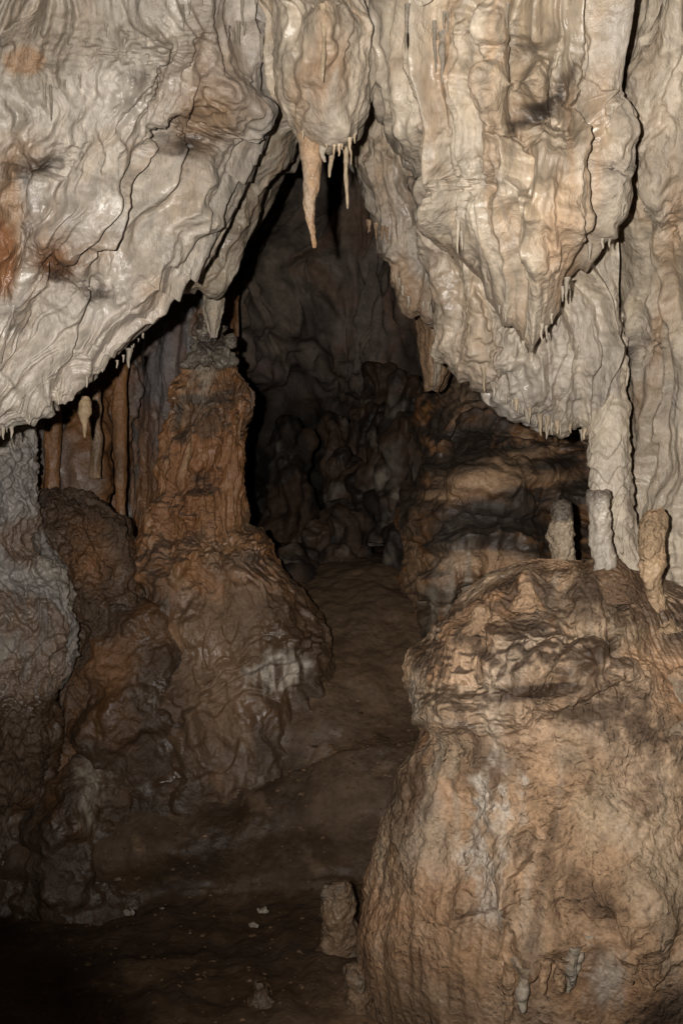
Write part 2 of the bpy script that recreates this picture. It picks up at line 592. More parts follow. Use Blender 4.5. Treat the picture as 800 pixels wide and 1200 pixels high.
# ================================================================== OVERHEAD FLOWSTONE
# ---- left canopy
net = [
    [(-300, -180, 2.2), (-70, -180, 2.2), (100, -180, 2.25), (215, -180, 2.35), (310, -180, 2.5), (352, -180, 2.7), (375, -180, 3.2), (385, -190, 4.0)],
    [(-290, 0, 2.4), (-75, 0, 2.4), (85, 0, 2.45), (205, 0, 2.55), (297, 0, 2.75), (338, 0, 2.95), (356, 0, 3.4), (360, -10, 4.2)],
    [(-280, 150, 2.6), (-90, 150, 2.55), (60, 145, 2.55), (170, 135, 2.65), (258, 125, 2.9), (312, 118, 3.2), (322, 110, 3.6), (320, 95, 4.3)],
    [(-280, 300, 2.75), (-110, 300, 2.7), (20, 288, 2.65), (105, 265, 2.72), (175, 250, 2.9), (240, 286, 3.15), (246, 270, 3.5), (240, 240, 4.2)],
    [(-280, 440, 2.85), (-150, 440, 2.8), (-30, 415, 2.75), (45, 385, 2.8), (95, 385, 2.9), (140, 424, 3.05), (140, 400, 3.4), (130, 360, 4.1)],
    [(-280, 560, 2.95), (-190, 570, 2.9), (-100, 545, 2.85), (-55, 520, 2.85), (-25, 505, 2.9), (5, 510, 3.0), (0, 485, 3.3), (-10, 440, 4.0)],
    [(-290, 680, 3.05), (-230, 680, 3.0), (-180, 650, 3.0), (-150, 630, 3.0), (-130, 610, 3.0), (-120, 600, 3.1), (-125, 570, 3.4), (-130, 520, 4.0)],
]
b = Body(sheet(net, 640, 560))
b.damp = (1 - .5 * sst(.64, .73, np.linspace(0, 1, 560)))[None, :]
uu = np.linspace(0, 1, 560)[None, :]
ragged(b, sst(.58, .70, uu) * sst(.86, .74, uu), b.W, 1.0, 2.3)
b.lumps(1.1, .10, 2)
b.blob(70, 315, 24, 20, -.10, 20); b.blob(222, 168, 26, 18, -.12, -20); b.blob(240, 150, 22, 16, -.08)
b.blob(262, 105, 22, 34, .09, 20); b.blob(40, 195, 40, 12, -.10, -20); b.blob(120, 345, 16, 12, -.06)
b.blob(175, 100, 20, 30, .06, 25); b.blob(10, 260, 22, 90, -.10); b.blob(150, 60, 30, 24, .07)
b.blob(205, 60, 40, 20, .06, -30); b.blob(60, 60, 50, 30, .05, -30)
b.push()
b.fold([(165, 190), (153, 235), (118, 268), (104, 296), (100, 330), (90, 372), (70, 440), (44, 482), (12, 498)], .11, 34, 2.4)
b.fold([(200, 290), (175, 332), (150, 366), (120, 408), (92, 446), (62, 478)], .075, 22, 2.2)
b.fold([(325, 108), (298, 140), (270, 190), (250, 250), (238, 285)], .10, 30, 2.4)
b.fold([(255, 190), (238, 240), (222, 280), (196, 318)], .05, 16, 2)
b.fold([(118, 60), (112, 130), (124, 185), (112, 215)], .04, 16, 2)
b.fold([(210, 40), (190, 85), (150, 140), (142, 190)], .045, 18, 2)
b.fold([(250, 70), (222, 110), (213, 150), (196, 205), (180, 260)], .05, 18, 2)
b.fold([(-20, 70), (20, 50), (46, 30), (48, -30)], -.08, 30, 3)
b.fold([(0, 190), (35, 196), (70, 180)], .06, 18, 3)
b.fold([(60, 250), (52, 300), (30, 350), (5, 420)], .03, 14, 2)
b.fold([(140, 250), (130, 320), (108, 390), (80, 440)], .025, 10, 2)
b.fold([(215, 250), (190, 300), (150, 340), (128, 380)], .03, 10, 2)
b.flutes(1.0, (3.0, 7, 15, 30, 52), (.45, .7, 1.5, 4, 8), (.070, .056, .034, .013, .0035), .8)
b.lumps(3.2, .018, 2)
b.push()
b.lumps(9, .008, 3, .7); b.lumps(32, .002, 2)
b.flutes(.9, (22, 44), (3, 6), (.004, .0016), 1.0)
b.push()
pale_tints(b, .25, .4, np.array((.345, .302, .25)))
b.mix(np.array((.43, .37, .305)), b.mask(110, 400, 110, 90, -40, 2, .3) * .7)
b.mix(TAN * .5, b.mask(245, 90, 60, 70, 20, 3, .5) * .5)
b.mix(PALE * .5, b.mask(60, 20, 170, 60, 0, 3, .5) * .5)
b.mix(TAN * .75, b.mask(8, 260, 20, 75, 0, 2, .3, .4) * .9)
b.mix(RUST * .9, b.mask(4, 300, 15, 45, 0, 2, .3, .4) * .9)
b.mix(TAN * .7, b.mask(28, 72, 26, 17, -10, 2, .25, .3))
b.mix(TAN * .5, b.mask(66, 308, 34, 26, 20, 2, .4) * .9)
b.mix(SOOT_SHADE, b.mask(68, 316, 24, 14, 20, 3, .4))
b.mix(RUST, b.mask(62, 300, 30, 18, 20, 2, .5) * .6)
b.mix(TAN * .5, b.mask(238, 150, 40, 34, -15, 2, .5) * .85)
b.mix(SOOT_SHADE * 1.1, b.mask(220, 170, 24, 12, -15, 3, .45))
b.mix(SOOT_SHADE * 1.3, b.mask(252, 160, 12, 9, -15, 3, .45) * .9)
b.mix(TAN * .62, b.mask(250, 130, 28, 34, 20, 2, .5) * .7)
b.mix(SOOT_SHADE * 1.3, b.mask(44, 196, 34, 10, -18, 3, .5) * .95)
b.mix(TAN * .6, b.mask(20, 180, 34, 22, -18, 2, .4) * .7)
b.mix(SOOT_SHADE * 1.5, b.mask(116, 345, 15, 9, -15, 3, .5) * .9)
b.mix(SOOT_SHADE * 1.8, b.mask(165, 93, 15, 10, -10, 2, .5) * .7)
b.mix(TAN * .9, b.mask(178, 345, 18, 22, 20, 2, .5) * .5)
b.mix(TAN * .9, b.mask(120, 290, 20, 26, 20, 2, .5) * .35)
b.mix(SOOT_SHADE * 2, b.mask(20, 385, 15, 10, 30, 2, .5) * .6)
base = P(40, 480, 2.9)
skin_left = b
left_canopy = thing('flowstone_canopy', 'grey white flowstone canopy with dark brown hollows, sweeping down the left side', 'flowstone', base)
b.build('flowstone_sheet', M_PALE, left_canopy)

# ---- inner vault behind the left canopy (darker, with the hanging column)
net = [
    [(215, 30, 3.5), (290, 20, 3.5), (360, 20, 3.6), (430, 30, 3.7), (470, 20, 4.4)],
    [(190, 120, 3.6), (265, 115, 3.6), (335, 110, 3.75), (385, 128, 3.95), (395, 110, 4.6)],
    [(160, 200, 3.7), (225, 190, 3.7), (285, 165, 3.8), (340, 160, 4.05), (350, 140, 4.7)],
    [(130, 260, 3.8), (195, 245, 3.75), (255, 210, 3.85), (309, 207, 4.1), (320, 180, 4.7)],
    [(110, 310, 3.85), (175, 290, 3.85), (235, 260, 3.95), (292, 262, 4.2), (300, 230, 4.8)],
    [(90, 350, 3.95), (160, 325, 3.95), (222, 305, 4.05), (268, 312, 4.25), (275, 270, 4.8)],
    [(80, 380, 4.1), (150, 350, 4.1), (210, 335, 4.15), (246, 338, 4.3), (256, 300, 4.9)],
    [(70, 390, 4.7), (140, 350, 4.7), (205, 330, 4.7), (236, 320, 4.8), (245, 290, 5.2)],
]
net = [[(x + (10 if i in (2, 3) else 6 if i == 4 else 0), y, d - .32) for i, (x, y, d) in enumerate(r)] for r in net]
b = Body(sheet(net, 300, 260))
b.lumps(1.5, .05, 2); b.push()
b.fold([(352, 165), (318, 196), (296, 228), (262, 290)], .06, 20, 2)
b.fold([(330, 128), (300, 165), (270, 215), (250, 270)], .05, 16, 2)
b.flutes(.9, (4, 9, 20, 38), (.6, 1.5, 4, 7), (.05, .028, .014, .006), 1.0)
b.push(); b.lumps(12, .008, 3); b.push()
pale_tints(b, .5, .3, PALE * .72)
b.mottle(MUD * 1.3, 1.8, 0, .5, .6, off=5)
skin_vault = b
vault = thing('flowstone_vault', 'shaded grey brown flowstone arch behind the left canopy, above the hanging column', 'flowstone', P(250, 320, 4.2))
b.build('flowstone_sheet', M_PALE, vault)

b = Body(lathe([(262, 224, 262), (290, 232, 264), (315, 237, 265), (340, 239, 263), (365, 240, 261), (380, 243, 258), (396, 247, 255)], 130, 80, .9, 4.2), True)
b.lumps(4, .02, 3, .4); b.h += .010 * rid(n2(b.U * 18, b.W * 1.2)); b.push(); b.lumps(22, .006, 3); b.push()
pale_tints(b, .5, .4, PALE * .85)
tag(b.build('hanging_column', M_PALE, None, P(250, 380, 4.25)), 'pale grey hanging column that meets the tip of the orange brown stalagmite', 'stalactite')

# ---- front curtain: centre pendant and right canopy as one hanging sheet
top = [298, 318, 345, 385, 415, 434, 452, 478, 512, 552, 592, 628, 662, 692, 713, 732, 742]
bx = [338, 350, 364, 397, 420, 431, 448, 484, 520, 561, 590, 613, 640, 672, 690, 706, 716]
by = [108, 150, 168, 177, 150, 127, 150, 213, 282, 326, 372, 411, 392, 326, 288, 246, 165]
dm = [3.15, 3.02, 2.92, 2.9, 2.98, 3.1, 3.05, 2.95, 2.85, 2.78, 2.72, 2.7, 2.68, 2.7, 2.75, 2.85, 3.0]
net = []
for t, dd in ((-1.0, -.62), (-.35, -.5), (0, -.36), (.3, -.27), (.55, -.22), (.75, -.15), (.9, -.06), (1.0, .06)):
    row = []
    for i in range(len(top)):
        ty = -15 if t >= 0 else 0
        py = ty + (by[i] - ty) * t if t >= 0 else t * 200
        tx = top[i] if t >= 0 else 400 + (top[i] - 400) * 1.0
        e = max(t, 0) ** 1.6
        row.append((tx + (bx[i] - tx) * e, py, dm[i] + dd * (1 if by[i] > 200 or t < 0 else .7)))
    row.append((row[-1][0] + 1, row[-1][1] - 6, row[-1][2] + .35))
    row.append((row[-1][0] - 14, row[-1][1] - 25, row[-1][2] + .75))
    row.insert(0, (row[0][0] - 1, row[0][1] - 6, row[0][2] + .4))
    net.append(row)
last = net[-1]
net.append([(x, y - 5, d + .16) for x, y, d in last])
net.append([(x, y - 26, d + .42) for x, y, d in last])
net.append([(x, y - 80, d + .9) for x, y, d in last])
b = Body(sheet(net, 640, 760))
b.damp = (1 - .75 * sst(.52, .72, np.linspace(0, 1, 640)))[:, None]
vv = np.linspace(0, 1, 640)[:, None]
ragged(b, sst(.52, .69, vv) * sst(.84, .73, vv), b.U, 1.0, 5.1)
b.lumps(1.3, .06, 2, .4)
b.blob(372, 40, 9, 40, .04, 4); b.blob(330, 60, 12, 60, -.03, -12)
b.blob(625, 62, 34, 16, -.09); b.blob(640, 135, 34, 18, -.14, -25); b.blob(660, 95, 14, 30, -.07, 25)
b.blob(600, 95, 40, 40, .07); b.blob(640, 240, 70, 80, .09); b.blob(565, 215, 30, 18, -.07, -10)
b.blob(512, 200, 30, 12, -.04); b.blob(705, 150, 12, 24, .05); b.blob(703, 198, 18, 10, -.06); b.blob(500, 90, 50, 60, .05)
b.blob(440, 60, 16, 60, .03); b.blob(575, 30, 26, 30, .06)
b.push()
b.fold([(372, -20), (380, 30), (381, 70), (378, 102)], .05, 10, 2)
b.fold([(345, 0), (352, 60), (350, 130)], .04, 12, 2)
b.fold([(398, 20), (392, 90), (397, 160)], .04, 12, 2)
b.fold([(418, 10), (414, 80), (417, 145)], .035, 12, 2)
b.fold([(560, -10), (552, 50), (585, 50), (612, 42), (650, 60)], -.03, 20, 3)
b.fold([(580, 60), (574, 100), (580, 150), (588, 162), (625, 140), (660, 150)], .05, 26, 2.5)
b.fold([(560, 152), (590, 165), (596, 205), (622, 240), (636, 290), (640, 330)], .05, 22, 2)
b.fold([(645, 190), (648, 240), (656, 300), (662, 330)], .045, 10, 1.8)
b.fold([(690, 130), (685, 200), (680, 250), (678, 300)], .05, 14, 2)
b.fold([(722, 150), (716, 210), (705, 250), (700, 282)], .05, 14, 2)
b.fold([(705, 20), (700, 80), (712, 140), (716, 190)], .04, 12, 2)
b.fold([(620, 200), (612, 240), (620, 280), (612, 320)], .03, 12, 2)
b.fold([(520, 205), (530, 250), (548, 290), (575, 340), (604, 390)], .035, 16, 2)
b.fold([(535, 60), (540, 110), (530, 160), (520, 200), (525, 240)], .04, 16, 2)
b.fold([(470, 130), (486, 170), (520, 200), (528, 220)], .03, 12, 2)
b.flutes(1.0, (3.0, 6.5, 14, 28, 50), (.2, .35, .8, 2.2, 5), (.085, .068, .038, .012, .003), .6)
b.lumps(4, .014, 3, .28)
b.push()
b.lumps(11, .005, 3, .35); b.lumps(32, .002, 2)
b.flutes(.9, (20, 42), (2, 5), (.004, .0016), .9)
b.push()
pale_tints(b, .75, .3, PALE * 1.06)
b.mix(TAN * .55, b.mask(635, 128, 46, 24, -25, 2, .5) * .7)
b.mix(SOOT_SHADE * .9, b.mask(632, 130, 34, 13, -25, 3, .5))
b.mix(SOOT_SHADE * 1.2, b.mask(662, 98, 10, 28, 25, 3, .5) * .9)
b.mix(SOOT_SHADE * 1.7, b.mask(614, 55, 17, 6, 15, 2, .55) * .85)
b.mix(SOOT_SHADE * 1.7, b.mask(604, 150, 15, 6, -30, 2, .5) * .8)
b.mix(SOOT_SHADE * 2.5, b.mask(576, 205, 13, 18, 0, 2, .5) * .65)
b.mix(SOOT_SHADE * 2, b.mask(703, 193, 12, 5, 0, 2, .5) * .7)
b.mix(TAN * 1.1, b.mask(655, 290, 30, 60, 0, 2, .5) * .75)
b.mix(OCHRE * 1.0, b.mask(662, 345, 9, 22, 0, 2, .4) * .9)
b.mix(TAN * .9, b.mask(668, 170, 6, 60, -2, 2, .5) * .6)
b.mix(TAN, b.mask(378, 50, 7, 60, 2, 2, .3) * .7)
b.mix(TAN * 1.1, b.mask(515, 75, 16, 60, 4, 2, .5) * .6)
b.mix(TAN * 1.05, b.mask(700, 170, 10, 80, 2, 2, .5) * .5)
b.mix(TAN * .9, b.mask(608, 402, 10, 10, 0, 2, .4) * .5)
skin_right = b
right_canopy = thing('flowstone_curtain', 'broad cream and tan flowstone curtain hanging across the top centre and right', 'flowstone', P(612, 400, 2.75))
b.build('flowstone_sheet', M_PALE, right_canopy)

# ---- inner drape behind the notch
net = []
cx_t = [400, 428, 452, 480, 505, 530, 560, 600]
cx_b = [431, 447, 461, 477, 496, 518, 533, 552]
cy_b = [190, 262, 318, 356, 360, 373, 338, 318]
for t, d in ((-.6, 3.0), (0, 3.3), (.35, 3.5), (.65, 3.65), (.88, 3.75), (1, 3.85)):
    net.append([(cx_t[i] + (cx_b[i] - cx_t[i]) * max(t, 0), 40 + (cy_b[i] - 40) * t, d + (.12 if i in (0, 7) else 0)) for i in range(8)])
    r = net[-1]
    r.insert(0, (r[0][0] - 2, r[0][1] - 12, r[0][2] + .55))
    r.append((r[-1][0] + 4, r[-1][1] - 12, r[-1][2] + .4))
net.append([(x, y - 4, d + .12) for x, y, d in net[-1]])
net.append([(x, y - 20, d + .5) for x, y, d in net[-1]])
b = Body(sheet(net, 360, 300))
b.lumps(1.6, .06, 2); b.push()
b.fold([(430, 130), (452, 170), (478, 230), (498, 300), (505, 345)], .05, 16, 2)
b.fold([(430, 160), (446, 210), (458, 260), (470, 320)], .05, 14, 2)
b.fold([(470, 160), (500, 210), (522, 270), (530, 300)], .04, 14, 2)
b.fold([(462, 210), (490, 245), (512, 250)], .03, 10, 2)
b.flutes(1.0, (3.5, 8, 18, 36), (.6, 1.2, 3, 6), (.05, .028, .014, .006), 1.0)
b.push(); b.lumps(12, .009, 3); b.push()
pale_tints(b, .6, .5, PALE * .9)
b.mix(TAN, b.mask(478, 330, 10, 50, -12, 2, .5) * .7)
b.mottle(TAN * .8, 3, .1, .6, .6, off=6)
skin_inner = b
inner = thing('flowstone_drape', 'narrow grey brown drape with a pointed tip, hanging right of the longest stalactite', 'flowstone', P(500, 360, 3.9))
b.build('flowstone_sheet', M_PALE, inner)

# ---- brown hanging curtain below it
net = []
for py, l, r, d in ((300, 480, 550, 4.3), (345, 486, 545, 4.4), (385, 491, 538, 4.5), (420, 495, 530, 4.55), (450, 499, 518, 4.6), (458, 501, 512, 4.65)):
    m = (l + r) / 2
    net.append([(m + (r - l) * .1, py - 4, d + .5), (l + 2, py - 2, d + .2), (l, py, d), (l + (r - l) * .3, py, d - .12), (m + (r - l) * .2, py, d - .1), (r, py, d + .03), (r - 1, py - 3, d + .3)])
b = Body(sheet(net, 220, 150))
b.flutes(.8, (6, 14, 30), (.5, 1.2, 3), (.04, .018, .006), .4); b.push(); b.lumps(14, .008, 3); b.push()
b.paint(TAN * .8); b.streak(PALE * .75, 9, .4, -.1, .5, .8); b.mottle(RUST, 3, .2, .7, .5)
tag(b.build('flowstone_tongue', M_BROWN, None, P(507, 450, 4.6)), 'brown fluted stone tongue hanging beside the back opening, below the pointed drape', 'flowstone')

# ---- second tier of the right canopy, with a fringed edge
cx_t = [500, 530, 560, 590, 620, 655, 690, 730]
cx_b = [538, 560, 582, 606, 634, 664, 694, 726]
cy_b = [372, 432, 446, 466, 484, 492, 500, 505]
net = []
for t, d in ((0, 3.0), (.3, 3.12), (.6, 3.2), (.85, 3.28), (1, 3.36)):
    net.append([(cx_t[i] + (cx_b[i] - cx_t[i]) * t, 210 + (cy_b[i] - 210) * t, d - .22 * (1 - t * .6) + (.12 if i == 0 else 0) + .08 * i / 7) for i in range(8)])
    r = net[-1]
    r.insert(0, (r[0][0] - 1, r[0][1] - 12, r[0][2] + .5))
net.append([(x, y - 4, d + .14) for x, y, d in net[-1]])
net.append([(x, y - 24, d + .6) for x, y, d in net[-1]])
net.append([(x, y - 60, d + 1.3) for x, y, d in net[-1]])
b = Body(sheet(net, 380, 360))
vv = np.linspace(0, 1, 380)[:, None]
ragged(b, sst(.4, .56, vv) * sst(.78, .62, vv), b.U, 1.0, 8.4)
b.lumps(1.6, .06, 2); b.blob(640, 420, 60, 40, .07); b.blob(572, 400, 24, 24, .05); b.push()
b.fold([(540, 300), (560, 350), (575, 400), (600, 440)], .03, 14, 2)
b.fold([(620, 405), (640, 440), (652, 480)], .03, 12, 2)
b.flutes(1.0, (4, 9, 19, 36), (.8, 1.8, 4, 9), (.05, .036, .018, .004), 1.0); b.laps(8, .008, 9, 2.2, .1)
b.push(); b.lumps(13, .010, 3); b.lumps(34, .003, 2); b.push()
pale_tints(b, .4, .25, PALE * 1.02)
skin_tier = b
tier = thing('flowstone_canopy', 'rugged pale flowstone canopy edged with small drips above the dark tiered recess', 'flowstone', P(630, 480, 3.4))
b.build('flowstone_sheet', M_PALE, tier)

# ---- right wall with tall flutes
net = []
for py in (-220, -60, 60, 160, 260, 360, 450, 540, 630, 720, 820, 920):
    k = sst(400, 700, np.array(py))
    dl = float(np.interp(py, (-220, 60, 260, 420, 540), (2.48, 2.70, 2.99, 3.36, 3.55)))
    row = [(700 + (5 if py < 400 else 18 * k), py - 3, dl + .8), (695 + 28 * k, py, dl + .5), (702 + 28 * k, py, dl + .28), (722 + 18 * k, py, dl + .16), (752, py, dl + .02), (790, py, dl - .16), (840, py, dl - .35), (920, py, dl - .7), (1060, py, dl - 1.1), (1500, py, dl - 1.6)]
    row = [(x, y if x < 760 else 600 - (600 - y) * dl / max(d, .95), max(d, .95)) for x, y, d in row]
    net.append(row)
b = Body(sheet(net, 640, 330))
b.lumps(1.4, .07, 2)
b.blob(760, 110, 26, 60, .10); b.blob(785, 210, 20, 60, .12); b.blob(790, 270, 22, 14, -.08); b.blob(737, 415, 10, 12, -.09)
b.blob(755, 232, 20, 10, -.07); b.blob(745, 110, 10, 30, -.08); b.blob(775, 620, 40, 60, .06)
b.push()
b.fold([(755, 210), (752, 280), (762, 340), (768, 420), (778, 470)], .06, 14, 2)
b.fold([(782, 180), (776, 250), (782, 330), (790, 400), (798, 450)], .06, 14, 2)
b.fold([(730, 290), (738, 350), (744, 420), (748, 520)], .05, 12, 2)
b.fold([(765, 20), (760, 80), (768, 130), (750, 180)], .05, 14, 2)
b.fold([(770, 460), (765, 520), (740, 600), (735, 650)], -.05, 16, 2)
b.flutes(1.0, (3, 7, 14, 28), (.2, .35, .8, 2.2), (.075, .052, .028, .007), .5)
b.push()
m = sst(560, 650, b.py) * sst(745, 770, b.px)
b.h += m * .02 * rid(n2(b.U * 12, b.W * 14)) 
b.lumps(11, .006, 3, .6); b.flutes(.8, (16, 38), (2, 5), (.005, .002), .6)
b.push()
pale_tints(b, .45, .3, PALE * 1.1)
b.mix(PALE * 1.15, sst(450, 620, b.py) * .7)
b.mix(TAN, b.mask(790, 260, 12, 60, 0, 2, .4) * .8)
b.mix(TAN * 1.1, b.mask(770, 390, 8, 60, 4, 2, .4) * .7)
b.mix(SOOT_SHADE * 1.6, b.mask(737, 415, 10, 12, 0, 2, .5) * .9)
b.mix(SOOT_SHADE * 1.8, b.mask(732, 110, 10, 30, 5, 2, .5) * .7)
wall_r = thing('flowstone_wall', 'tall ribbed grey white flowstone wall along the right edge', 'flowstone', P(760, 700, 3.5))
b.build('flowstone_sheet', M_PALE, wall_r)
b = Body(lathe([(340, 716, 726, 3.45), (380, 706, 732, 3.40), (420, 697, 735, 3.34), (465, 691, 736, 3.3), (490, 692, 735, 3.28), (520, 694, 736, 3.28), (560, 694, 739, 3.28), (590, 695, 742, 3.28), (620, 700, 746, 3.28), (650, 712, 750, 3.28), (690, 716, 756, 3.28), (760, 716, 762, 3.28)], 300, 150, .8), True)
b.lumps(3, .03, 3, .5); b.push()
b.laps(10, .012, 9, 1.8, .3); b.lumps(14, .010, 3); b.push(); b.lumps(38, .003, 2); b.push()
b.paint(PALE * 1.12); b.mottle(WHITE * .95, 3, 0, .5, .6); b.mottle(TAN, 4, .3, .8, .3, off=3)
b.mix(SOOT_SHADE * 2.2, b.mask(740, 590, 6, 60, -6, 2, .6) * .7)
b.build('column', M_PALE, wall_r)

# ================================================================== MIDDLE DISTANCE
# ---- orange brown stalagmite with its flared mound
rows = [(379, 241, 251), (386, 237, 256), (402, 231, 264), (425, 223, 275), (445, 215, 284), (462, 209, 292), (475, 204, 298), (488, 198, 297), (500, 192, 293), (520, 186, 291),
        (550, 180, 290), (580, 176, 290), (605, 174, 290), (626, 172, 292), (638, 166, 308), (654, 160, 320), (668, 160, 334), (690, 160, 356), (720, 156, 374), (745, 150, 382), (775, 138, 388),
        (810, 120, 396), (850, 104, 404), (900, 90, 412), (960, 80, 420), (1020, 76, 424)]
b = Body(lathe(rows, 560, 460, .75, 4.95), True)
b.lumps(2.6, .04, 2)
b.fold([(196, 445), (225, 432), (250, 440), (285, 430)], -.06, 20, 4)
b.fold([(205, 500), (218, 470), (250, 455), (290, 462), (304, 480)], -.06, 26, 5)
b.fold([(200, 410), (230, 398), (262, 404)], -.05, 14, 4)
b.blob(235, 565, 16, 12, -.11, 0); b.blob(228, 583, 22, 8, .05); b.blob(222, 605, 26, 10, .05, 15)
b.blob(210, 445, 14, 34, .06); b.blob(212, 482, 10, 22, -.10); b.blob(250, 500, 8, 60, .05); b.blob(275, 500, 7, 60, .04)
b.blob(295, 640, 20, 16, .10); b.blob(268, 640, 30, 8, -.08); b.blob(215, 665, 26, 20, .07)
b.blob(330, 740, 40, 26, .06); b.blob(300, 700, 40, 40, .05)
b.push()
b.fold([(284, 792), (300, 781), (322, 774), (345, 758), (362, 764)], .05, 24, 2.5, 5)
b.fold([(320, 640), (300, 652), (270, 648), (240, 642), (222, 652)], -.04, 16, 4)
b.fold([(205, 700), (215, 670), (240, 652), (262, 655)], .05, 16, 3)
b.fold([(178, 690), (190, 640), (205, 600)], .06, 18, 3)
b.fold([(250, 910), (232, 860), (214, 800), (196, 760)], -.06, 26, 5)
tp = sst(400, 640, b.py)
b.flutes(.95, (4.5, 11, 26), (.7, 1.8, 6), (.035, .022, .009), .6)
b.laps(7, .020, 6, 1.8, .3)
b.push()
b.lumps(5, .035, 3, .7); b.pebbly(10, .010, .5, .45); b.lumps(14, .008, 3, .6); b.push()
b.lumps(34, .004, 3); b.push()
b.paint(OCHRE * .95)
b.mottle(RUST, 2.6, -.1, .4, .6); b.streak(TAN * 1.0, 9, .8, .1, .6, .7); b.mottle(MUD * .9, 3.2, .08, .4, .75, .7, off=8)
b.mix(SOOT_SHADE * 1.1, sst(.2, .7, b.N[..., 2] + .3 * n3(b.V * 5)) * .7)
b.mix(MUD * .9, sst(650, 760, b.py + 60 * n3(b.V * 2.5)) * sst(-.25, .25, n3(b.V * 3.5 + 9) + .12) * .8)
b.mix(MUD * .95, sst(246, 286, b.px + 26 * n3(b.V * 5)) * sst(664, 720, b.py + 26 * n3(b.V * 4)) * .85)
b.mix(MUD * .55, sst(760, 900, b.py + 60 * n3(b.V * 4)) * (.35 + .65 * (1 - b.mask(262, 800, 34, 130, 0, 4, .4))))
b.mix(MUD * 1.0, sst(650, 700, b.py) * sst(-.3, .3, n3(b.V * 3.0) + .25) * .55 * (b.px > 262))
b.mix(SOOT_SHADE, b.mask(285, 655, 34, 7, -6, 2, .6) * .85)
b.mix(SOOT_SHADE * 1.2, sst(412, 396, b.py) * .8 + b.mask(210, 482, 9, 20, 0, 2, .5))
b.mix(SOOT_SHADE * 1.2, b.mask(245, 466, 50, 8, -6, 2, .5) * .8)
b.mix(SOOT_SHADE, b.mask(235, 561, 12, 7, 0, 2, .5) * .8)
b.mix(PALE * .8, (b.mask(240, 428, 14, 30, 8, 2, .6) + b.mask(268, 418, 10, 8, 0, 2, .5)) * .9)
b.mix(SOOT_SHADE * 1.4, b.mask(178, 720, 18, 70, 6, 2, .6) * .7)
b.mix(TAN * .75, b.mask(262, 780, 40, 130, 0, 2, .5) * .55)
fr = b.mask(326, 788, 36, 22, -22, 2, .5, .35) * sst(-.15, .25, n2(b.px * .14, b.py * .02) + .15)
b.mix(WHITE * .85, fr * .9)
stal = thing('stalagmite', 'tall orange brown stalagmite with a sooty grey cap rising from a flared mound', 'stalagmite', P(250, 920, 4.95))
b.build('shaft', M_BROWN, stal)
# cap of knobs on top
rows = [(370, 239, 250), (377, 233, 257), (390, 229, 262), (406, 227, 265), (420, 226, 264)]
b = Body(lathe(rows, 80, 90, .9, 4.78), True)
b.pebbly(16, .05, .4); b.push(); b.lumps(30, .012, 3); b.push()
b.paint(SOOT_SHADE * 1.5); b.mottle(PALE * .7, 9, .1, .5, .8)
b.build('cap', M_BROWN, stal)
for (x, y, r) in ((271, 399, 7), (264, 417, 11), (240, 414, 9), (222, 424, 8)):
    b = Body(lathe([(y - r, x - 2, x + 2), (y - r * .8, x - r * .7, x + r * .7), (y, x - r, x + r), (y + r * .9, x - r * .8, x + r * .8), (y + r * 1.2, x - 2, x + 2)], 44, 44, .9, 4.75), True)
    b.lumps(14, .03, 3); b.push(); b.lumps(40, .006, 2); b.push()
    b.paint(PALE * .4); b.mottle(SOOT_SHADE * 2, 9, 0, .4, .8)
    b.build('knob', M_BROWN, stal)
# ---- back heap of knobby mounds in the dark
HEAP = [(320, 676, 46, 34, 6.1), (472, 650, 26, 36, 6.0), (399, 668, 24, 34, 6.3), (425, 672, 14, 30, 6.4), (404, 618, 32, 34, 6.8), (372, 640, 18, 26, 6.7), (398, 570, 22, 34, 7.2), (424, 580, 16, 34, 7.1), (396, 520, 18, 34, 7.6), (428, 505, 22, 40, 7.5),  # first mound added to darken the hollow beside the stalagmite
        (450, 520, 24, 40, 7.0), (476, 480, 28, 36, 6.7), (459, 560, 15, 22, 6.6), (455, 596, 10, 22, 6.4), (482, 530, 22, 40, 6.5), (340, 545, 26, 50, 8.2), (440, 452, 18, 30, 7.6)]
HLAB = ['low black mound at the left foot of the heap, beside the big stalagmite', 'low dark mound closing the ramp beside the tiered flowstone', 'pale capped mound at the very front of the dark back hollow', 'narrow mound leaning on the right of the pale capped one in the back hollow', 'broad dim mound just above the pale capped one in the back hollow', 'small dim mound left of the pale capped one in the back hollow',
        'knobby dim mound halfway up the heap in the back hollow', 'slim dim mound right of the knobby one halfway up the heap', 'rounded knob near the top of the heap in the back hollow', 'wide dark mound at the top right of the heap in the back hollow',
        'brownish mound between the heap and the tiered flowstone', 'large brown mound under the stone tongue beside the back hollow', 'pinkish grey block shaped mound left of the tiered flowstone', 'small whitish mound below the pinkish grey block', 'brown mound touching the upper left of the tiered flowstone', 'barely lit mound alone in the black part of the hollow', 'dim knob highest of all at the foot of the back curtains']
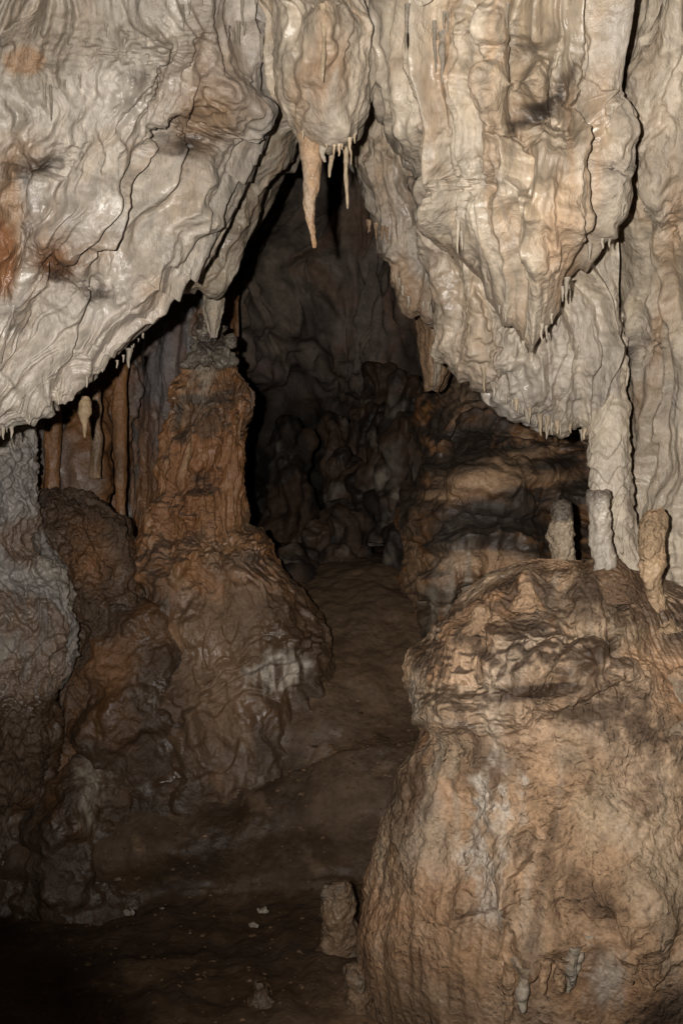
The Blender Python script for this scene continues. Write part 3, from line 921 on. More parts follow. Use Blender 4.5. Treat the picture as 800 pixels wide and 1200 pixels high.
for k, (x, y, rx, ry, d) in enumerate(HEAP):
    b = Body(lathe([(y - ry, x - 3, x + 3), (y - ry * .85, x - rx * .6, x + rx * .6), (y - ry * .4, x - rx, x + rx), (y + ry * .3, x - rx * .95, x + rx * 1.0), (y + ry, x - rx * 1.15, x + rx * 1.2), (y + ry * 1.8, x - rx * 1.2, x + rx * 1.3)], 80, 70, .9, d), True)
    b.lumps(2, .10, 3); b.push(); b.pebbly(4, .09, .4, .7); b.lumps(8, .035, 3, .6); b.push()
    b.paint(np.array((.055, .032, .020))); b.mottle(SOOT_SHADE * .4, 2.5, -.2, .3, .95); b.mottle(PALE * (.55 if k in (2, 12, 13) else .3), 3, .0 if k in (2, 12, 13) else .2, .6, .8, off=k)
    o = b.build('stalagmite', M_DARK, None, P(x, y + ry, d))
    tag(o, HLAB[k], 'stalagmite', 'mounds in the dark back hollow')

# ---- tiered brown flowstone behind the boulder
xs = [505, 520, 545, 570, 600, 640, 690, 760, 850]
prof = [(0, 5.9), (.06, 5.5), (.22, 5.25), (.26, 5.5), (.34, 5.3), (.46, 5.08), (.50, 5.02), (.54, 5.22), (.62, 5.0), (.70, 4.83), (.74, 4.78), (.78, 5.0), (.9, 4.9), (1.05, 4.8), (1.35, 4.7)]
topy = [470, 440, 402, 398, 420, 440, 455, 470, 490]
boty = [780, 770, 765, 760, 755, 750, 745, 745, 745]
net = []
left = {0: 512, .06: 504, .22: 497, .26: 496, .34: 492, .46: 484, .5: 480, .54: 476, .62: 470, .7: 466, .74: 466, .78: 470, .9: 480, 1.05: 498, 1.35: 530}
for t, d in prof:
    row = [(left[t] + 10, topy[0] + (boty[0] - topy[0]) * t - 4, d + 1.1), (left[t], topy[0] + (boty[0] - topy[0]) * t, d + .6)]
    for i in range(1, len(xs)):
        k = math.exp(-((xs[i] - 590) / 110) ** 2)
        row.append((max(xs[i], left[t] + 10 * i), topy[i] + (boty[i] - topy[i]) * t, 5.15 + (d - 5.15) * (.35 + .75 * k) + .25 * (1 - k)))
    net.append(row)
b = Body(sheet(net, 460, 420))
b.lumps(1.6, .12, 3); b.push()
b.fold([(490, 640), (520, 652), (560, 640), (600, 636), (650, 650)], -.10, 26, 4)
b.fold([(520, 590), (545, 575), (575, 580), (610, 575), (640, 560), (690, 560)], -.08, 22, 4)
b.fold([(560, 540), (590, 525), (630, 530), (680, 522)], -.07, 16, 4)
b.fold([(500, 640), (497, 690), (503, 740)], .06, 14, 3)
b.blob(545, 690, 20, 24, -.06); b.blob(585, 670, 22, 16, -.06); b.blob(610, 690, 14, 14, .06)
b.flutes(.8, (3.5, 8, 18), (1.0, 1.8, 5), (.045, .024, .011), .7)
b.lumps(4, .035, 3, 1.8)
b.push(); b.lumps(12, .010, 3); b.push()
b.paint(OCHRE * .85); b.streak(TAN * 1.0, 8, .7, .1, .6, .7); b.mottle(RUST * .8, 3, .1, .6, .6)
b.mottle(SOOT_SHADE * 1.1, 2.2, -.35, .2, .95, 2.4, off=2)
b.mix(SOOT_SHADE * 1.1, sst(.15, .7, b.N[..., 2]) * .9)                       # soot settled on the ledges
b.mix(SOOT_SHADE * 1.0, b.mask(575, 606, 105, 27, -4, 4, .3))
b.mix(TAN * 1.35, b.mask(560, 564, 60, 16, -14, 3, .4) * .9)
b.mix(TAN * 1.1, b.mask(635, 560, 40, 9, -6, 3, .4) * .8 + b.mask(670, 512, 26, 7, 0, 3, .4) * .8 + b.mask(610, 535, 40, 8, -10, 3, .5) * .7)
b.mix(SOOT_SHADE * 1.0, b.mask(560, 510, 60, 20, -28, 4, .35) * .95)
b.mix(SOOT_SHADE, b.mask(660, 545, 40, 10, 0, 4, .4) * .9)
b.mix(SOOT_SHADE, b.mask(600, 470, 80, 14, 8, 4, .4) * .8)
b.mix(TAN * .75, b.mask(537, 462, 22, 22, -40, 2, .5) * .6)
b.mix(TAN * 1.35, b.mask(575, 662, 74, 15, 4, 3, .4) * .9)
b.mix(RUST * 1.4, b.mask(570, 695, 44, 30, -10, 2, .5) * .6)
b.mix(PALE * .75, (b.mask(528, 690, 9, 40, 4, 2, .5) + b.mask(548, 680, 6, 36, 4, 2, .5) + b.mask(508, 700, 6, 40, 4, 2, .5)) * .8)
b.mix(TAN * .8, b.mask(482, 670, 12, 44, -10, 2, .4) * .8)
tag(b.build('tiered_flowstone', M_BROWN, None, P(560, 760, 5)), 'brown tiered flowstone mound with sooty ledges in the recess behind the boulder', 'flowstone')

# ---- curtains and columns of the left recess
net = []
for py in (330, 380, 430, 480, 530, 580, 640, 700):
    net.append([(x, py, d + .1 * math.sin(py * .02 + x)) for x, d in ((-120, 4.7), (-40, 4.8), (20, 5.0), (60, 5.3), (100, 5.4), (140, 6.0), (180, 6.3), (225, 6.6), (280, 6.9))])
b = Body(sheet(net, 300, 380))
b.blob(52, 520, 14, 90, .10); b.blob(96, 530, 20, 70, .16); b.blob(128, 540, 5, 120, -.22); b.blob(75, 450, 20, 40, .1); b.blob(130, 460, 11, 44, .18)
b.flutes(1.1, (4, 9, 22), (.25, .7, 2.4), (.06, .03, .01), .4); b.laps(3, .02, 5)
b.push(); b.lumps(10, .014, 3, .6); b.push()
b.paint(OCHRE * .8); b.streak(COOL * .55, 4, .3, -.05, .4, .9); b.streak(RUST, 7, .4, .2, .7, .6, 5); b.mottle(SOOT_SHADE * 1.5, 2, .15, .6, .6)
b.mix(COOL * .62, sst(48, 30, b.px)); b.mix(np.array((.24, .22, .22)), b.mask(190, 420, 32, 100, 0, 2, .3) * .8)
b.mix(OCHRE * .6, b.mask(100, 540, 22, 60, 0, 2, .4) * .8)
tag(b.build('curtain_wall', M_BROWN, None, P(100, 640, 5.4)), 'brown and grey draped stone curtains in the recess below the left canopy', 'flowstone')
for k, (x, y0, y1, w, d, c, lab) in enumerate(((141, 425, 645, 15, 5.3, OCHRE * .95, 'slender straight brown column just left of the orange brown stalagmite'),
                                            (60, 440, 590, 17, 5.0, OCHRE * .8, 'short brown column second from the left edge, under the canopy fringe'),
                                            (113, 455, 560, 12, 4.9, TAN * .8, 'thin tan column hanging beside the bulbous stalactite under the left canopy'))):
    b = Body(lathe([(y0, x - w * .6, x + w * .6), (y0 + 30, x - w * .5, x + w * .5), ((y0 + y1) / 2, x - w * .45, x + w * .5), (y1 - 30, x - w * .5, x + w * .5), (y1, x - w * .7, x + w * .6)], 160, 40, .9, d), True)
    b.lumps(5, .025, 3, .3); b.push(); b.lumps(20, .007, 3, .4); b.push()
    b.paint(c); b.mottle(MUD, 3, 0, .6, .7, .4)
    tag(b.build('column', M_BROWN, None, P(x, y1, d)), lab, 'column')

# ---- white flowstone wall at the left edge and the brown mound beside it
net = []
for py, r, d in ((490, 26, 4.3), (540, 28, 4.3), (590, 28, 4.3), (640, 36, 4.25), (680, 60, 4.2), (730, 74, 4.15), (780, 68, 4.15), (820, 50, 4.15), (870, 50, 4.2), (960, 40, 4.4)):
    net.append([(-220, py, d - .5), (-140, py, d - .35), (-70, py, d - .22), (-20, py, d - .15), (r * .4, py, d - .06), (r * .8, py, d), (r, py - 2, d + .12), (r + 4, py - 4, d + .45)])
b = Body(sheet(net, 380, 260))
b.lumps(2, .08, 2); b.push()
b.fold([(-10, 660), (20, 668), (50, 662), (80, 680)], -.05, 20, 3)
b.fold([(-10, 700), (20, 720), (50, 745), (85, 740)], -.04, 18, 3)
b.flutes(1.0, (4, 10, 24), (.7, 1.8, 5), (.04, .02, .009), .8); b.laps(9, .022, 9, 2.4, .4)
b.push(); b.lumps(9, .022, 4); b.pebbly(22, .012, .5); b.push(); b.lumps(34, .005, 2); b.push()
b.paint(COOL * .8); b.mottle(PALE * .8, 3, 0, .5, .6); b.mottle(MUD * 1.6, 2.4, .0, .5, .8, off=7); b.streak(COOL * .5, 22, 4, .05, .6, .6)
b.mix(MUD * .8, sst(800, 830, b.py + 14 * n3(b.V * 6)))
tag(b.build('white_flowstone', M_PALE, None, P(30, 830, 4.1)), 'chalky grey white flowstone bulge on the left edge beside the brown mound', 'flowstone')

rows = [(576, 56, 78), (582, 44, 100), (594, 34, 122), (612, 28, 138), (636, 26, 150), (662, 28, 160), (690, 38, 166), (720, 50, 166), (760, 52, 168), (820, 40, 190), (900, 20, 210)]
b = Body(lathe(rows, 340, 300, .8, 4.75), True)
b.lumps(2.2, .07, 3); b.fold([(40, 640), (70, 618), (110, 612), (150, 640)], -.06, 22, 4); b.blob(105, 660, 26, 28, .08); b.blob(140, 640, 8, 50, .06, -24); b.push()
b.flutes(.8, (5, 12, 26), (1, 2.4, 6), (.04, .02, .008), .7); b.laps(8, .018, 7); b.push(); b.lumps(12, .016, 4); b.push()
b.paint(MUD * .9); b.mottle(OCHRE * .55, 2.6, 0, .5, .8); b.mottle(SOOT_SHADE, 3, .1, .6, .5, off=4)
b.mix(SOOT_SHADE, sst(630, 590, b.py) * .7); b.mix(OCHRE * .9, b.mask(106, 660, 24, 26, 0, 2, .4) * .8)
tag(b.build('rock_mound', M_CRUST, None, P(95, 800, 4.75)), 'rounded brown mound with a soot dark top between the white bulge and the stalagmite', 'rock mound')

# ---- low dark lumps in the lower left
LOW = [
    ([(714, 150, 164), (722, 128, 178), (738, 104, 194), (758, 86, 206), (785, 74, 214), (830, 66, 222), (890, 80, 236), (960, 90, 262), (1040, 96, 276), (1110, 96, 280)], 4.65, 'pitted dark brown mound spreading from the foot of the stalagmite', 1),
    ([(800, 10, 40), (812, -14, 64), (845, -40, 78), (890, -60, 84), (960, -80, 78), (1060, -90, 76), (1120, -90, 76)], 4.5, 'lumpy grey brown mound low on the left edge under the white bulge', 2),
    ([(882, 88, 116), (893, 66, 144), (922, 42, 172), (970, 22, 198), (1030, 8, 214), (1090, -6, 226), (1130, -6, 226)], 4.5, 'dark mound with a pale worn patch in front of the pitted mound', 3),
]
for rows, d, lab, k in LOW:
    b = Body(lathe(rows, 300, 280, .75, d), True)
    b.lumps(2.4, .09, 3); b.push()
    b.lumps(4, .05, 3); b.push(); b.lumps(11, .014, 3); b.push(); b.lumps(26, .004, 3); b.push()
    b.paint(MUD * .6); b.mottle(OCHRE * .34, 3, 0, .5, .8); b.mottle(SOOT_SHADE * .8, 2.6, .1, .6, .5, off=4)
    if k == 1:
        b.mix(OCHRE * .75, b.mask(135, 775, 44, 28, -30, 2, .5) * .8)
    if k == 2:
        b.mix(COOL * .5, b.mask(40, 845, 40, 26, 0, 2, .6) * .8)
    if k == 3:
        b.mix(PALE * .62, (b.mask(104, 945, 10, 26, 0, 2, .7) + .7 * b.mask(106, 905, 16, 20, 0, 2, .7)) * .9)
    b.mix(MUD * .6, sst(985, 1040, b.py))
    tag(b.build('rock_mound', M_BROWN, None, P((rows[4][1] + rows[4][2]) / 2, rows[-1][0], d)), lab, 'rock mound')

# ================================================================== THE NEAR BOULDER
rows = [(648, 672, 700), (652, 650, 730), (664, 606, 768), (684, 570, 806), (708, 540, 836), (735, 515, 864), (762, 494, 886), (785, 482, 902), (810, 478, 912), (834, 482, 918), (850, 487, 920),
        (868, 482, 926), (895, 470, 938), (935, 458, 950), (975, 447, 962), (1010, 437, 970), (1045, 429, 974), (1085, 428, 974), (1125, 432, 968), (1165, 438, 960), (1230, 444, 950)]
b = Body(lathe(rows, 860, 900, .78, 3.25), True)
b.lumps(1.6, .05, 2)
for (x, y, rx, ry, h, ro) in ((520, 800, 44, 46, .07, -30), (590, 778, 44, 26, .07, 5), (560, 738, 40, 22, .06, -32), (625, 745, 40, 26, .07, -12), (655, 788, 42, 22, .06, -18),
                              (605, 705, 30, 18, .05, -24), (650, 690, 36, 18, .05, -8), (690, 720, 26, 30, .06, 10), (735, 735, 28, 26, .05, 20), (700, 690, 24, 16, .04, 0), (745, 790, 34, 24, .05, -20),
                              (690, 800, 44, 18, .06, -26), (600, 826, 40, 14, .05, 6), (540, 836, 40, 16, .06, 10)):
    b.blob(x, y, rx, ry, h * 1.15, ro, 3.2, .22)
b.blob(560, 905, 50, 50, .06); b.blob(500, 960, 26, 70, .05); b.blob(620, 1000, 50, 80, .06); b.blob(720, 960, 60, 60, .05); b.blob(760, 1060, 40, 50, .05)
b.push()
# lip of the cap over the body, and folds of the cap
b.fold([(470, 846), (500, 846), (530, 852), (560, 862), (590, 850), (610, 846), (640, 836)], .055, 60, 9, 8)
b.fold([(545, 800), (580, 808), (625, 812), (665, 792), (700, 776), (722, 752), (735, 735)], -.08, 40, 7, 8)
b.fold([(590, 812), (640, 830), (690, 818), (725, 800), (760, 795)], -.06, 30, 7, 8)
b.fold([(555, 735), (580, 760), (610, 770), (650, 760), (668, 745)], -.05, 30, 8, 8)
b.fold([(590, 700), (620, 708), (650, 700), (680, 716), (690, 745)], -.04, 24, 8, 8)
b.fold([(520, 765), (545, 740), (572, 722), (600, 716)], .03, 24, 8, 8)
b.fold([(690, 690), (700, 720), (720, 735), (745, 738)], -.04, 16, 3)
b.fold([(540, 1090), (548, 1072), (585, 1058), (614, 1054)], .05, 26, 3)
b.fold([(625, 940), (622, 1000), (598, 1040), (590, 1100), (588, 1130)], .045, 26, 3)
b.fold([(535, 1000), (552, 1040), (556, 1090), (545, 1130)], .025, 16, 3)
b.fold([(690, 1075), (700, 1068), (725, 1078), (745, 1100)], -.05, 20, 4)
b.fold([(470, 880), (480, 920), (466, 990), (462, 1040)], .03, 16, 3)
# undercut skirt at the bottom right
b.fold([(600, 1148), (625, 1140), (650, 1126), (682, 1112), (700, 1112), (730, 1132), (765, 1138), (800, 1125), (850, 1110)], -.12, 60, 3, 5)
up = sst(860, 820, b.py)
b.push()
b.h += (1 - up) * .014 * rid(n2(b.U * 6 + n2(b.U * 2, b.W * 1.5) * .5, b.W * .5)) * sst(640, 560, b.px + 40 * n3(b.V * 3))
b.h += (1 - up) * .007 * rid(n2(b.U * 20, b.W * 1.1)) * sst(640, 560, b.px + 40 * n3(b.V * 3))
b.h += up * .009 * rid(n2(b.U * 15, b.W * 3)) * sst(-.2, .3, n3(b.V * 4)) + up * .004 * rid(n2(b.U * 34, b.W * 4))
b.lumps(4, .022, 2)
pb = .7 * sst(-.1, .3, n3(b.V * 2.3 + 4) + .25 * sst(560, 700, b.px))
q = b.h.copy(); b.h[:] = 0
b.pebbly(13, .007, .7, .8); b.pebbly(31, .0055, .5)
b.h = q + b.h * (.15 + .85 * pb) * (1 - up * .75)
b.push()
b.lumps(14, .004, 3); b.lumps(34, .002, 3)
b.push()
b.paint(TAN * 1.18)
b.mottle(np.array((.49, .35, .235)), 2.4, -.2, .4, .7)
b.mottle(OCHRE * 1.1, 2.0, .0, .5, .6, .6, off=5)
b.mottle(MUD * 1.5, 4.5, .15, .55, .6, off=2); b.mottle(WARM * .95, 2.8, .15, .6, .6, off=13); b.mottle(MUD * 1.2, 14, .25, .6, .5, off=6)
b.streak(PALE * .85, 8, .7, .25, .7, .5 , 4)
b.streak(MUD * 1.6, 15, 1.1, .3, .7, .5 , 9)
dirt = sst(.2, .7, b.N[..., 2] + .35 * n3(b.V * 5) + .3 * n3(b.V * 22) + .1)
b.mix(MUD * .7, dirt * sst(900, 800, b.py) * .9 * sst(-.15, .3, n3(b.V * 3 + 8) + .15))
b.mix(MUD * .75, b.mask(660, 690, 120, 34, 0, 3, .4) * sst(-.6, .05, n3(b.V * 12) + .1) * .95)
b.mix(MUD * .7, b.mask(745, 700, 50, 60, 20, 3, .4) * sst(-.5, .15, n3(b.V * 12) + .1) * .85)
b.mix(MUD * .65, b.mask(620, 812, 66, 13, -6, 3, .5) + b.mask(695, 770, 46, 16, -35, 3, .5))
b.mix(MUD * .8, b.mask(548, 742, 30, 12, -34, 3, .5) * .8 + b.mask(700, 830, 60, 12, -14, 3, .5) * .8 + b.mask(610, 735, 34, 9, -10, 3, .5) * .8)
b.mix(MUD * .85, b.mask(750, 850, 95, 42, 24, 2, .35) * sst(-.4, .2, n3(b.V * 26) + .1) * .9)
b.mix(MUD * .9, b.mask(575, 890, 34, 34, 0, 2, .5) * .8 + b.mask(478, 920, 26, 70, 12, 2, .5) * .85)  # brown shading painted into the colour, under the lip and at the left edge
b.mix(OCHRE * .6, b.mask(560, 1040, 14, 50, 0, 2, .5) * .6)
b.mix(MUD * .9, b.mask(710, 1070, 22, 12, 20, 2, .6) * .8)
b.mix(WHITE * 1.1, b.mask(578, 945, 24, 46, 8, 3, .9) * sst(-.5, .2, n3(b.V * 24)) + b.mask(553, 1000, 18, 24, -20, 3, .9) * .8 + b.mask(573, 1045, 14, 44, 4, 3, .9) * .9 + b.mask(616, 1050, 6, 36, 6, 2, .8) * .5)
b.mix(WHITE * .7, b.mask(483, 815, 5, 26, 0, 2, .5) * .7 + b.mask(540, 850, 40, 4, 10, 2, .6) * .5)
b.mix(OCHRE * 1.15, b.mask(490, 1080, 70, 60, 0, 2, .4) * .6)
b.mix(TAN * .62, sst(1120, 1190, b.py) * sst(560, 500, b.px))
b.mix(OCHRE * .9, b.mask(700, 1170, 120, 36, 0, 2, .3) * .6)
b.mix(WHITE * .75, b.mask(712, 1150, 20, 34, 10, 3, .4) * .8)
b.mix(MUD * .8, b.mask(775, 1190, 36, 26, -10, 3, .3))  # dark of the hole below the skirt, painted as a patch
skin_boulder = b
boulder = thing('flowstone_boulder', 'huge tan flowstone boulder with a sooty domed cap, filling the lower right foreground', 'boulder', P(690, 1200, 3.0))
b.build('boulder_body', M_CRUST, boulder)

# drips under the boulder's lip
for k, (x, y, l, w, lean) in enumerate(((598, 1128, 84, 17, -.06), (612, 1132, 60, 20, .0), (640, 1122, 44, 16, -.10), (655, 1122, 46, 20, .0), (672, 1108, 62, 16, -.12), (690, 1096, 64, 9, -.35), (735, 1128, 30, 26, .05), (765, 1124, 40, 30, .0))):
    b = drip(x, y, l, w, skin_boulder.depth(x, y) + .012, (TAN * 1.15, PALE, TAN * 1.2, TAN * 1.1, PALE * .95, PALE, TAN, TAN)[k], x * .3, lean, 60, 30, .35, root=1.5, knob=.12)
    b.lumps(14, .010, 3); b.push(); b.lumps(44, .003, 2); b.push()
    b.mottle(TAN * .8, 9, 0, .6, .6)
    b.build('drapery', M_CRUST, boulder)

# ---- stalagmites standing on and behind the boulder
ST = [
    ([(588, 652, 662), (593, 648, 668), (606, 647, 671), (616, 644, 671), (628, 642, 672), (645, 644, 674), (670, 644, 678)], 3.75, np.array((.38, .29, .20)), 'tan stalagmite with a dark tip, leftmost of those behind the boulder top', SOOT_SHADE * 1.6, 612),
    ([(576, 692, 708), (581, 689, 713), (592, 688, 714), (608, 690, 716), (625, 692, 718), (648, 694, 719), (672, 694, 720)], 3.02, WHITE * .8, 'stout creamy white stalagmite with a grey top beside the column', SOOT_SHADE * 2, 588),
    ([(599, 758, 770), (606, 754, 775), (618, 749, 777), (640, 748, 778), (662, 749, 779), (684, 752, 777), (704, 758, 779), (720, 753, 785), (738, 742, 798)], 2.78, np.array((.36, .245, .145)), 'slim orange tan stalagmite standing on the right shoulder of the boulder', TAN * .8, 604),
    ([(682, 613, 621), (685, 610, 624), (691, 608, 626), (702, 604, 630), (716, 596, 638)], 2.62, TAN * .95, 'small pinkish nub near the top of the boulder cap', None, 0),
    ([(709, 559, 568), (712, 555, 572), (718, 553, 574), (728, 549, 578), (742, 540, 588)], 2.66, TAN * .95, 'small rounded nub on the upper left slope of the boulder cap', None, 0),
    ([(760, 535, 544), (763, 531, 547), (770, 529, 549), (782, 525, 553), (798, 516, 562)], 2.52, TAN * .95, 'small nub low on the left of the boulder cap', None, 0),
    ([(784, 786, 798), (790, 780, 804), (806, 777, 808), (824, 774, 812), (840, 766, 820), (856, 756, 830)], 2.52, np.array((.27, .20, .135)), 'short pale stump on the boulder at the right edge', TAN, 796),
    ([(646, 704, 716), (650, 699, 721), (662, 692, 728), (680, 680, 742), (704, 668, 756)], 3.05, MUD * 1.6, 'low dark cone on the summit of the boulder', None, 0),
]
for k, (rows, d, c, lab, tipc, ty) in enumerate(ST):
    if k >= 2:
        d = skin_boulder.depth((rows[-1][1] + rows[-1][2]) / 2, rows[-1][0] - 4) + (1.0 if k == 7 else .85) * (rows[-1][2] - rows[-1][1]) / 2 * 2.6 / F
    b = Body(lathe(rows, 120, 70, .95, d), True)
    b.lumps(6, .018, 3, .6); b.push(); b.lumps(16, .010, 3, .7); b.pebbly(26, .006, .4); b.push(); b.lumps(50, .003, 3); b.push()
    b.paint(c); b.mottle(c * .7, 9, -.1, .5, .8); b.mottle(c * 1.25, 6, .1, .6, .5, off=4)
    if tipc is not None:
        b.mix(tipc, sst(ty + 4, ty - 6, b.py + 6 * n3(b.V * 20)) * .85)
    tag(b.build('stalagmite', M_DRIP if k == 1 else M_CRUST, None, P((rows[-1][1] + rows[-1][2]) / 2, rows[-1][0], d)), lab, 'stalagmite')

FL = [
    ([(1034, 380, 404), (1040, 377, 411), (1056, 376, 414), (1080, 375, 416), (1100, 373, 417), (1125, 370, 420)], 3.6, 'stubby grey brown stalagmite on the mud floor beside the boulder', TAN * .62),
    ([(1132, 405, 420), (1140, 402, 427), (1158, 402, 430), (1180, 400, 434)], 3.15, 'squat stump on the floor against the foot of the boulder', TAN * .66),
    ([(1150, 300, 310), (1156, 297, 314), (1170, 294, 318), (1184, 288, 324)], 3.2, 'low mud knob on the bare floor in the bottom centre', MUD * 1.3),
]
for rows, d, lab, c in FL:
    b = Body(lathe(rows, 110, 90, .95, d), True)
    b.lumps(5, .03, 3); b.push(); b.lumps(14, .014, 3); b.push(); b.lumps(40, .004, 2); b.push()
    b.paint(c); b.mottle(MUD, 8, 0, .5, .7); b.mottle(PALE * .5, 9, .2, .7, .5, off=3)
    tag(b.build('stalagmite', M_CRUST, None, P((rows[-1][1] + rows[-1][2]) / 2, rows[-1][0], d)), lab, 'stalagmite')

# ---- loose pale stones lying on the mud
for k, (x, y, w) in enumerate(((309, 1066, 10), (298, 1084, 8), (152, 1069, 9), (190, 1064, 4), (247, 1049, 3), (223, 1093, 3))):
    d = flat(y + 2) if y > 1056 else 4.2
    s = w * d / F
    b = Body(lathe([(y - w * .16, x - w * .2, x + w * .3), (y - w * .12, x - w * .5, x + w * .45), (y, x - w * .8, x + w * .7), (y + w * .25, x - w * .7, x + w * .6)], 14, 26, .6, d), True)
    b.lumps(40, s * .5, 2); b.push()
    b.paint(PALE * .7 if k < 2 else PALE * .45)
    big = {0: 'pale stone chip lying on the mud, upper of the two right of centre floor', 1: 'pale stone chip lying on the mud, just below the other bright chip', 2: 'flat pale sliver of stone at the foot of the mud bank'}
    tag(b.build('stone_chip', M_PALE, None, P(x, y + w * .3, d)), big.get(k, ['', '', '', 'tiny pale crumb of stone right beside the flat sliver', 'tiny pale crumb of stone above the two bright chips', 'tiny crumb of stone left of the lower bright chip', 'tiny crumb of stone halfway between the mud knob and the left side', 'lone pale pebble at the far left of the mud floor', 'tiny crumb of stone under the flat sliver of stone', 'brownish pebble nearest the stubby floor stalagmite'][k]), 'stone', 'pale chips on the mud')

# ---- grit strewn over the mud
GN = 1400
base8 = np.array([(-1, -1, -.6), (1, -1, -.6), (1, 1, -.6), (-1, 1, -.6), (-.6, -.6, .6), (.6, -.6, .6), (.6, .6, .6), (-.6, .6, .6)])
fc = np.array([(0, 1, 5, 4), (1, 2, 6, 5), (2, 3, 7, 6), (3, 0, 4, 7), (4, 5, 6, 7)])
pts = floor_V.reshape(-1, 3)
ok = np.where((pts[:, 1] > 2.4) & (pts[:, 1] < 4.8) & (np.abs(pts[:, 0] + .6) < 1.5))[0]
pick = pts[ok[RN.randint(0, len(ok), GN)]]
sz = .0035 + .010 * RN.rand(GN) ** 4
vv = base8[None] * (.7 + .6 * RN.rand(GN, 8, 1)) * sz[:, None, None] * np.array([1.2, 1, .7])
an = RN.rand(GN) * 6.28
rx = vv[..., 0] * np.cos(an)[:, None] - vv[..., 1] * np.sin(an)[:, None]
ry = vv[..., 0] * np.sin(an)[:, None] + vv[..., 1] * np.cos(an)[:, None]
vv[..., 0], vv[..., 1] = rx, ry
vv += pick[:, None] + np.array([0, 0, .001])
me = bpy.data.meshes.new('grit')
me.from_pydata(vv.reshape(-1, 3).tolist(), [], (fc[None] + 8 * np.arange(GN)[:, None, None]).reshape(-1, 4).tolist())
at = me.color_attributes.new('tint', 'FLOAT_COLOR', 'POINT')
cc = np.ones((GN, 8, 4)); cc[..., :3] = (MUD * 1.1)[None, None] * (.5 + 1.3 * RN.rand(GN, 1, 1))
at.data.foreach_set('color', cc.astype(np.float32).ravel())
me.materials.append(M_MUD)
o = bpy.data.objects.new('grit', me); COL.objects.link(o); tag(o, kind='stuff')

# ---- unseen rock-shaped blocker, added left of the camera to shade the lower left floor
z0 = -1.9
edge = np.array([(-.105, -.56), (-.125, -.43), (-.14, -.345), (-.155, -.285), (-.168, -.247), (-.18, -.222), (-.2, -.2), (-.25, -.19), (-.5, -.195), (-1.0, -.20), (-1.9, -.16)])
ro = catmull(edge, 150)
cxo = -.62
th = np.linspace(0, 2 * math.pi, 120) + math.pi / 2
V = np.stack([cxo + (ro[:, 1:2] - cxo) * np.cos(th), .40 + np.minimum((ro[:, 1:2] - cxo) * .35, .11) * np.sin(th), ro[:, 0:1] + 0 * th], -1)
b = Body(V, True)
b.lumps(6, .012, 3); b.push(); b.lumps(24, .004, 3); b.push()
b.paint(MUD)
tag(b.build('rock_outcrop', M_CRUST, None, (-.62, .40, z0)), 'mud brown rock outcrop beside the camera, shading the lower left floor', 'rock')

# ================================================================== HANGING STALACTITES
b = drip(364, 160, 138, 30, 2.90, np.array((.36, .235, .14)), 3.1, .015, 150, 60, .10, root=1.0, knob=.03, power=.9)
b.lumps(9, .006, 3, .4); b.push(); b.laps(14, .004, 14); b.lumps(40, .002, 2); b.push()
b.mottle(PALE, 7, .0, .5, .6, .4); b.mix(np.array((.34, .19, .09)), sst(210, 290, b.py) * .7)
tag(b.build('stalactite', M_DRIP, None, P(365, 163, 2.98)), 'longest stalactite, a thick tan spike hanging from the centre pendant', 'stalactite')
b = drip(378, 160, 34, 13, 2.87, PALE, 7.7, .05, 50, 30, .3, root=1.5)
b.lumps(14, .006, 2); b.push()
tag(b.build('stalactite', M_DRIP, None, P(377, 160, 2.95)), 'stubby pale stalactite fused to the right shoulder of the longest one', 'stalactite')
for x, y, l, w, lean, lab in ((389, 170, 40, 8, -.08, 'short crooked white stalactite between the two long ones of the centre pendant'),
                              (405, 170, 76, 7, .03, 'thin tan stalactite right of the longest one on the centre pendant'),
                              (411, 172, 22, 4, 0, 'tiny straw stalactite at the right edge of the centre pendant')):
    b = drip(x, y, l, w, 3.0, WARM * .95, x * .37, lean, 60, 24, .25, root=1.8)
    b.lumps(18, .003, 2); b.push()
    tag(b.build('stalactite', M_DRIP, None, P(x, y, 3.0)), lab, 'stalactite')
b = drip(100, 468, 48, 13, 3.6, np.array((.30, .21, .12)), 5.5, 0, 80, 40, .2, bulge=.5, root=.7, knob=.1)
b.lumps(14, .006, 2); b.push()
tag(b.build('stalactite', M_DRIP, None, P(100, 468, 3.6)), 'bulbous tan stalactite hanging under the lower edge of the left canopy', 'stalactite')
b = drip(272, 296, 34, 14, 4.25, PALE * .8, 2.5, .1, 60, 30, .15, root=1.3)
tag(b.build('stalactite', M_DRIP, None, P(272, 296, 4.25)), 'short pointed stalactite just right of the pale hanging column', 'stalactite')
b = drip(518, 40, 60, 9, skin_right.depth(518, 40) + .01, PALE * .6, 4.2, 0, 70, 26, .3, root=1.2, knob=.3)
b.lumps(18, .004, 2); b.push()
tag(b.build('stalactite', M_DRIP, None, P(518, 40, 2.5)), 'knotted brown stalactite low over the curtain, upper centre right', 'stalactite')
b = drip(379, 8, 90, 8, skin_right.depth(379, 8) + .01, WARM * .85, 9.2, .0, 80, 26, .3, root=1.2, knob=.2)
b.lumps(18, .004, 2); b.push()
tag(b.build('stalactite', M_DRIP, None, P(379, 8, 2.47)), 'long tan stalactite pressed against the pendant at the top centre', 'stalactite')

# fringe drips are fused to their canopies: parts
def fringe(parent, pts, d, tint, root=1.3):
    for k, (x, y, l, w) in enumerate(pts):
        b = drip(x, y - 3, l, w, d.depth(x, y - 3) + .006, tint * (0.85 + .3 * RN.rand()), x * .61 + y * .13, RN.uniform(-.06, .06), 18, 10, .2, root=root)
        b.build('stalactite', M_DRIP, parent)


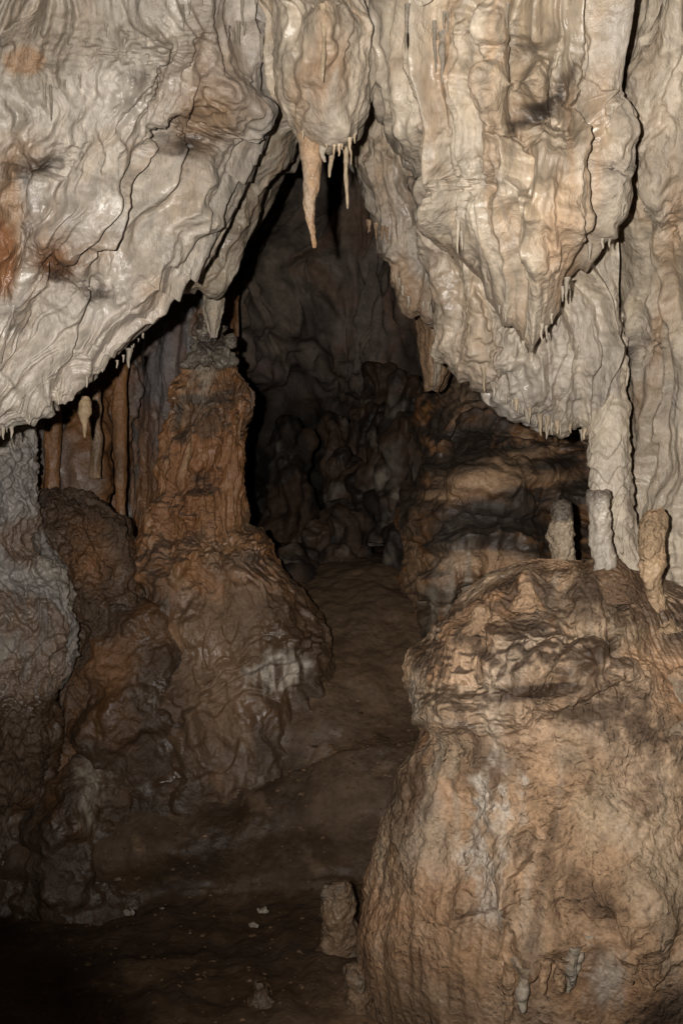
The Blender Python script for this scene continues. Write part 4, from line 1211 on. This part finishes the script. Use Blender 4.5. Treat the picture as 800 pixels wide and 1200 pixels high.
def along(poly, n, lmin, lmax, wmin=2.5, wmax=6):
    q = catmull(np.array(poly, float), 400)
    out = []
    for i in range(n):
        j = int(RN.uniform(0, 399))
        l = (lmin + (lmax - lmin) * RN.rand() ** 1.6) * (1 if RN.rand() < .8 else 1.6)
        out.append((q[j, 0], q[j, 1], l, min(wmax, max(wmin, l * .33))))
    return out


fringe(left_canopy, along([(-5, 506), (25, 500), (48, 474), (75, 462)], 14, 3, 15, 2, 5), skin_left, PALE * .72)
fringe(left_canopy, along([(85, 452), (112, 440), (140, 424), (170, 392)], 11, 4, 15, 2, 7), skin_left, PALE * .75)
fringe(left_canopy, along([(185, 370), (215, 334), (235, 302)], 5, 4, 8), skin_left, PALE * .75)
fringe(left_canopy, [(214, 10, 30, 4), (222, 6, 16, 4), (236, -4, 14, 4), (52, 98, 32, 5), (60, 104, 42, 4), (76, 98, 20, 4), (94, 92, 16, 4), (124, 32, 16, 4), (164, 46, 12, 4),
                     (267, 34, 18, 4), (273, 36, 20, 4), (280, 30, 28, 5), (287, 30, 16, 4), (284, 4, 30, 5), (300, 0, 10, 4), (307, 46, 32, 5), (315, 56, 12, 4)], skin_left, PALE * .5)
fringe(right_canopy, [(613, 404, 12, 5), (634, 384, 20, 5), (640, 386, 16, 4), (646, 372, 12, 4), (664, 330, 26, 6), (658, 340, 18, 5), (690, 290, 18, 6), (705, 284, 12, 5), (714, 284, 10, 4), (729, 244, 14, 4), (717, 130, 26, 5), (592, 370, 12, 4), (585, 362, 10, 4), (536, 262, 40, 5), (540, 276, 22, 5)], skin_right, PALE * .8)
fringe(right_canopy, [(477, 10, 56, 6), (594, 10, 28, 5), (520, 18, 24, 4), (524, 20, 22, 4), (508, 30, 60, 6)], skin_right, PALE * .52)
fringe(right_canopy, along([(350, 152), (366, 166), (395, 174), (418, 160)], 8, 5, 12), skin_right, WARM)
fringe(inner, along([(462, 318), (480, 354), (500, 358), (520, 368)], 8, 5, 12), skin_inner, PALE * .9)
fringe(inner, along([(430, 262), (445, 268), (462, 274)], 6, 10, 24, 3, 5), skin_inner, TAN * .7)
fringe(tier, along([(545, 402), (575, 450), (606, 476), (636, 496), (690, 510)], 34, 3, 17, 2, 5), skin_tier, PALE * .72)
fringe(tier, [(567, 436, 28, 6), (632, 490, 26, 7), (641, 492, 18, 6), (653, 498, 16, 7), (605, 472, 14, 6), (684, 506, 14, 6), (620, 482, 12, 5), (668, 500, 12, 5)], skin_tier, WARM * .8)
fringe(vault, along([(232, 300), (250, 312), (285, 262)], 6, 5, 10), skin_vault, PALE * .7)
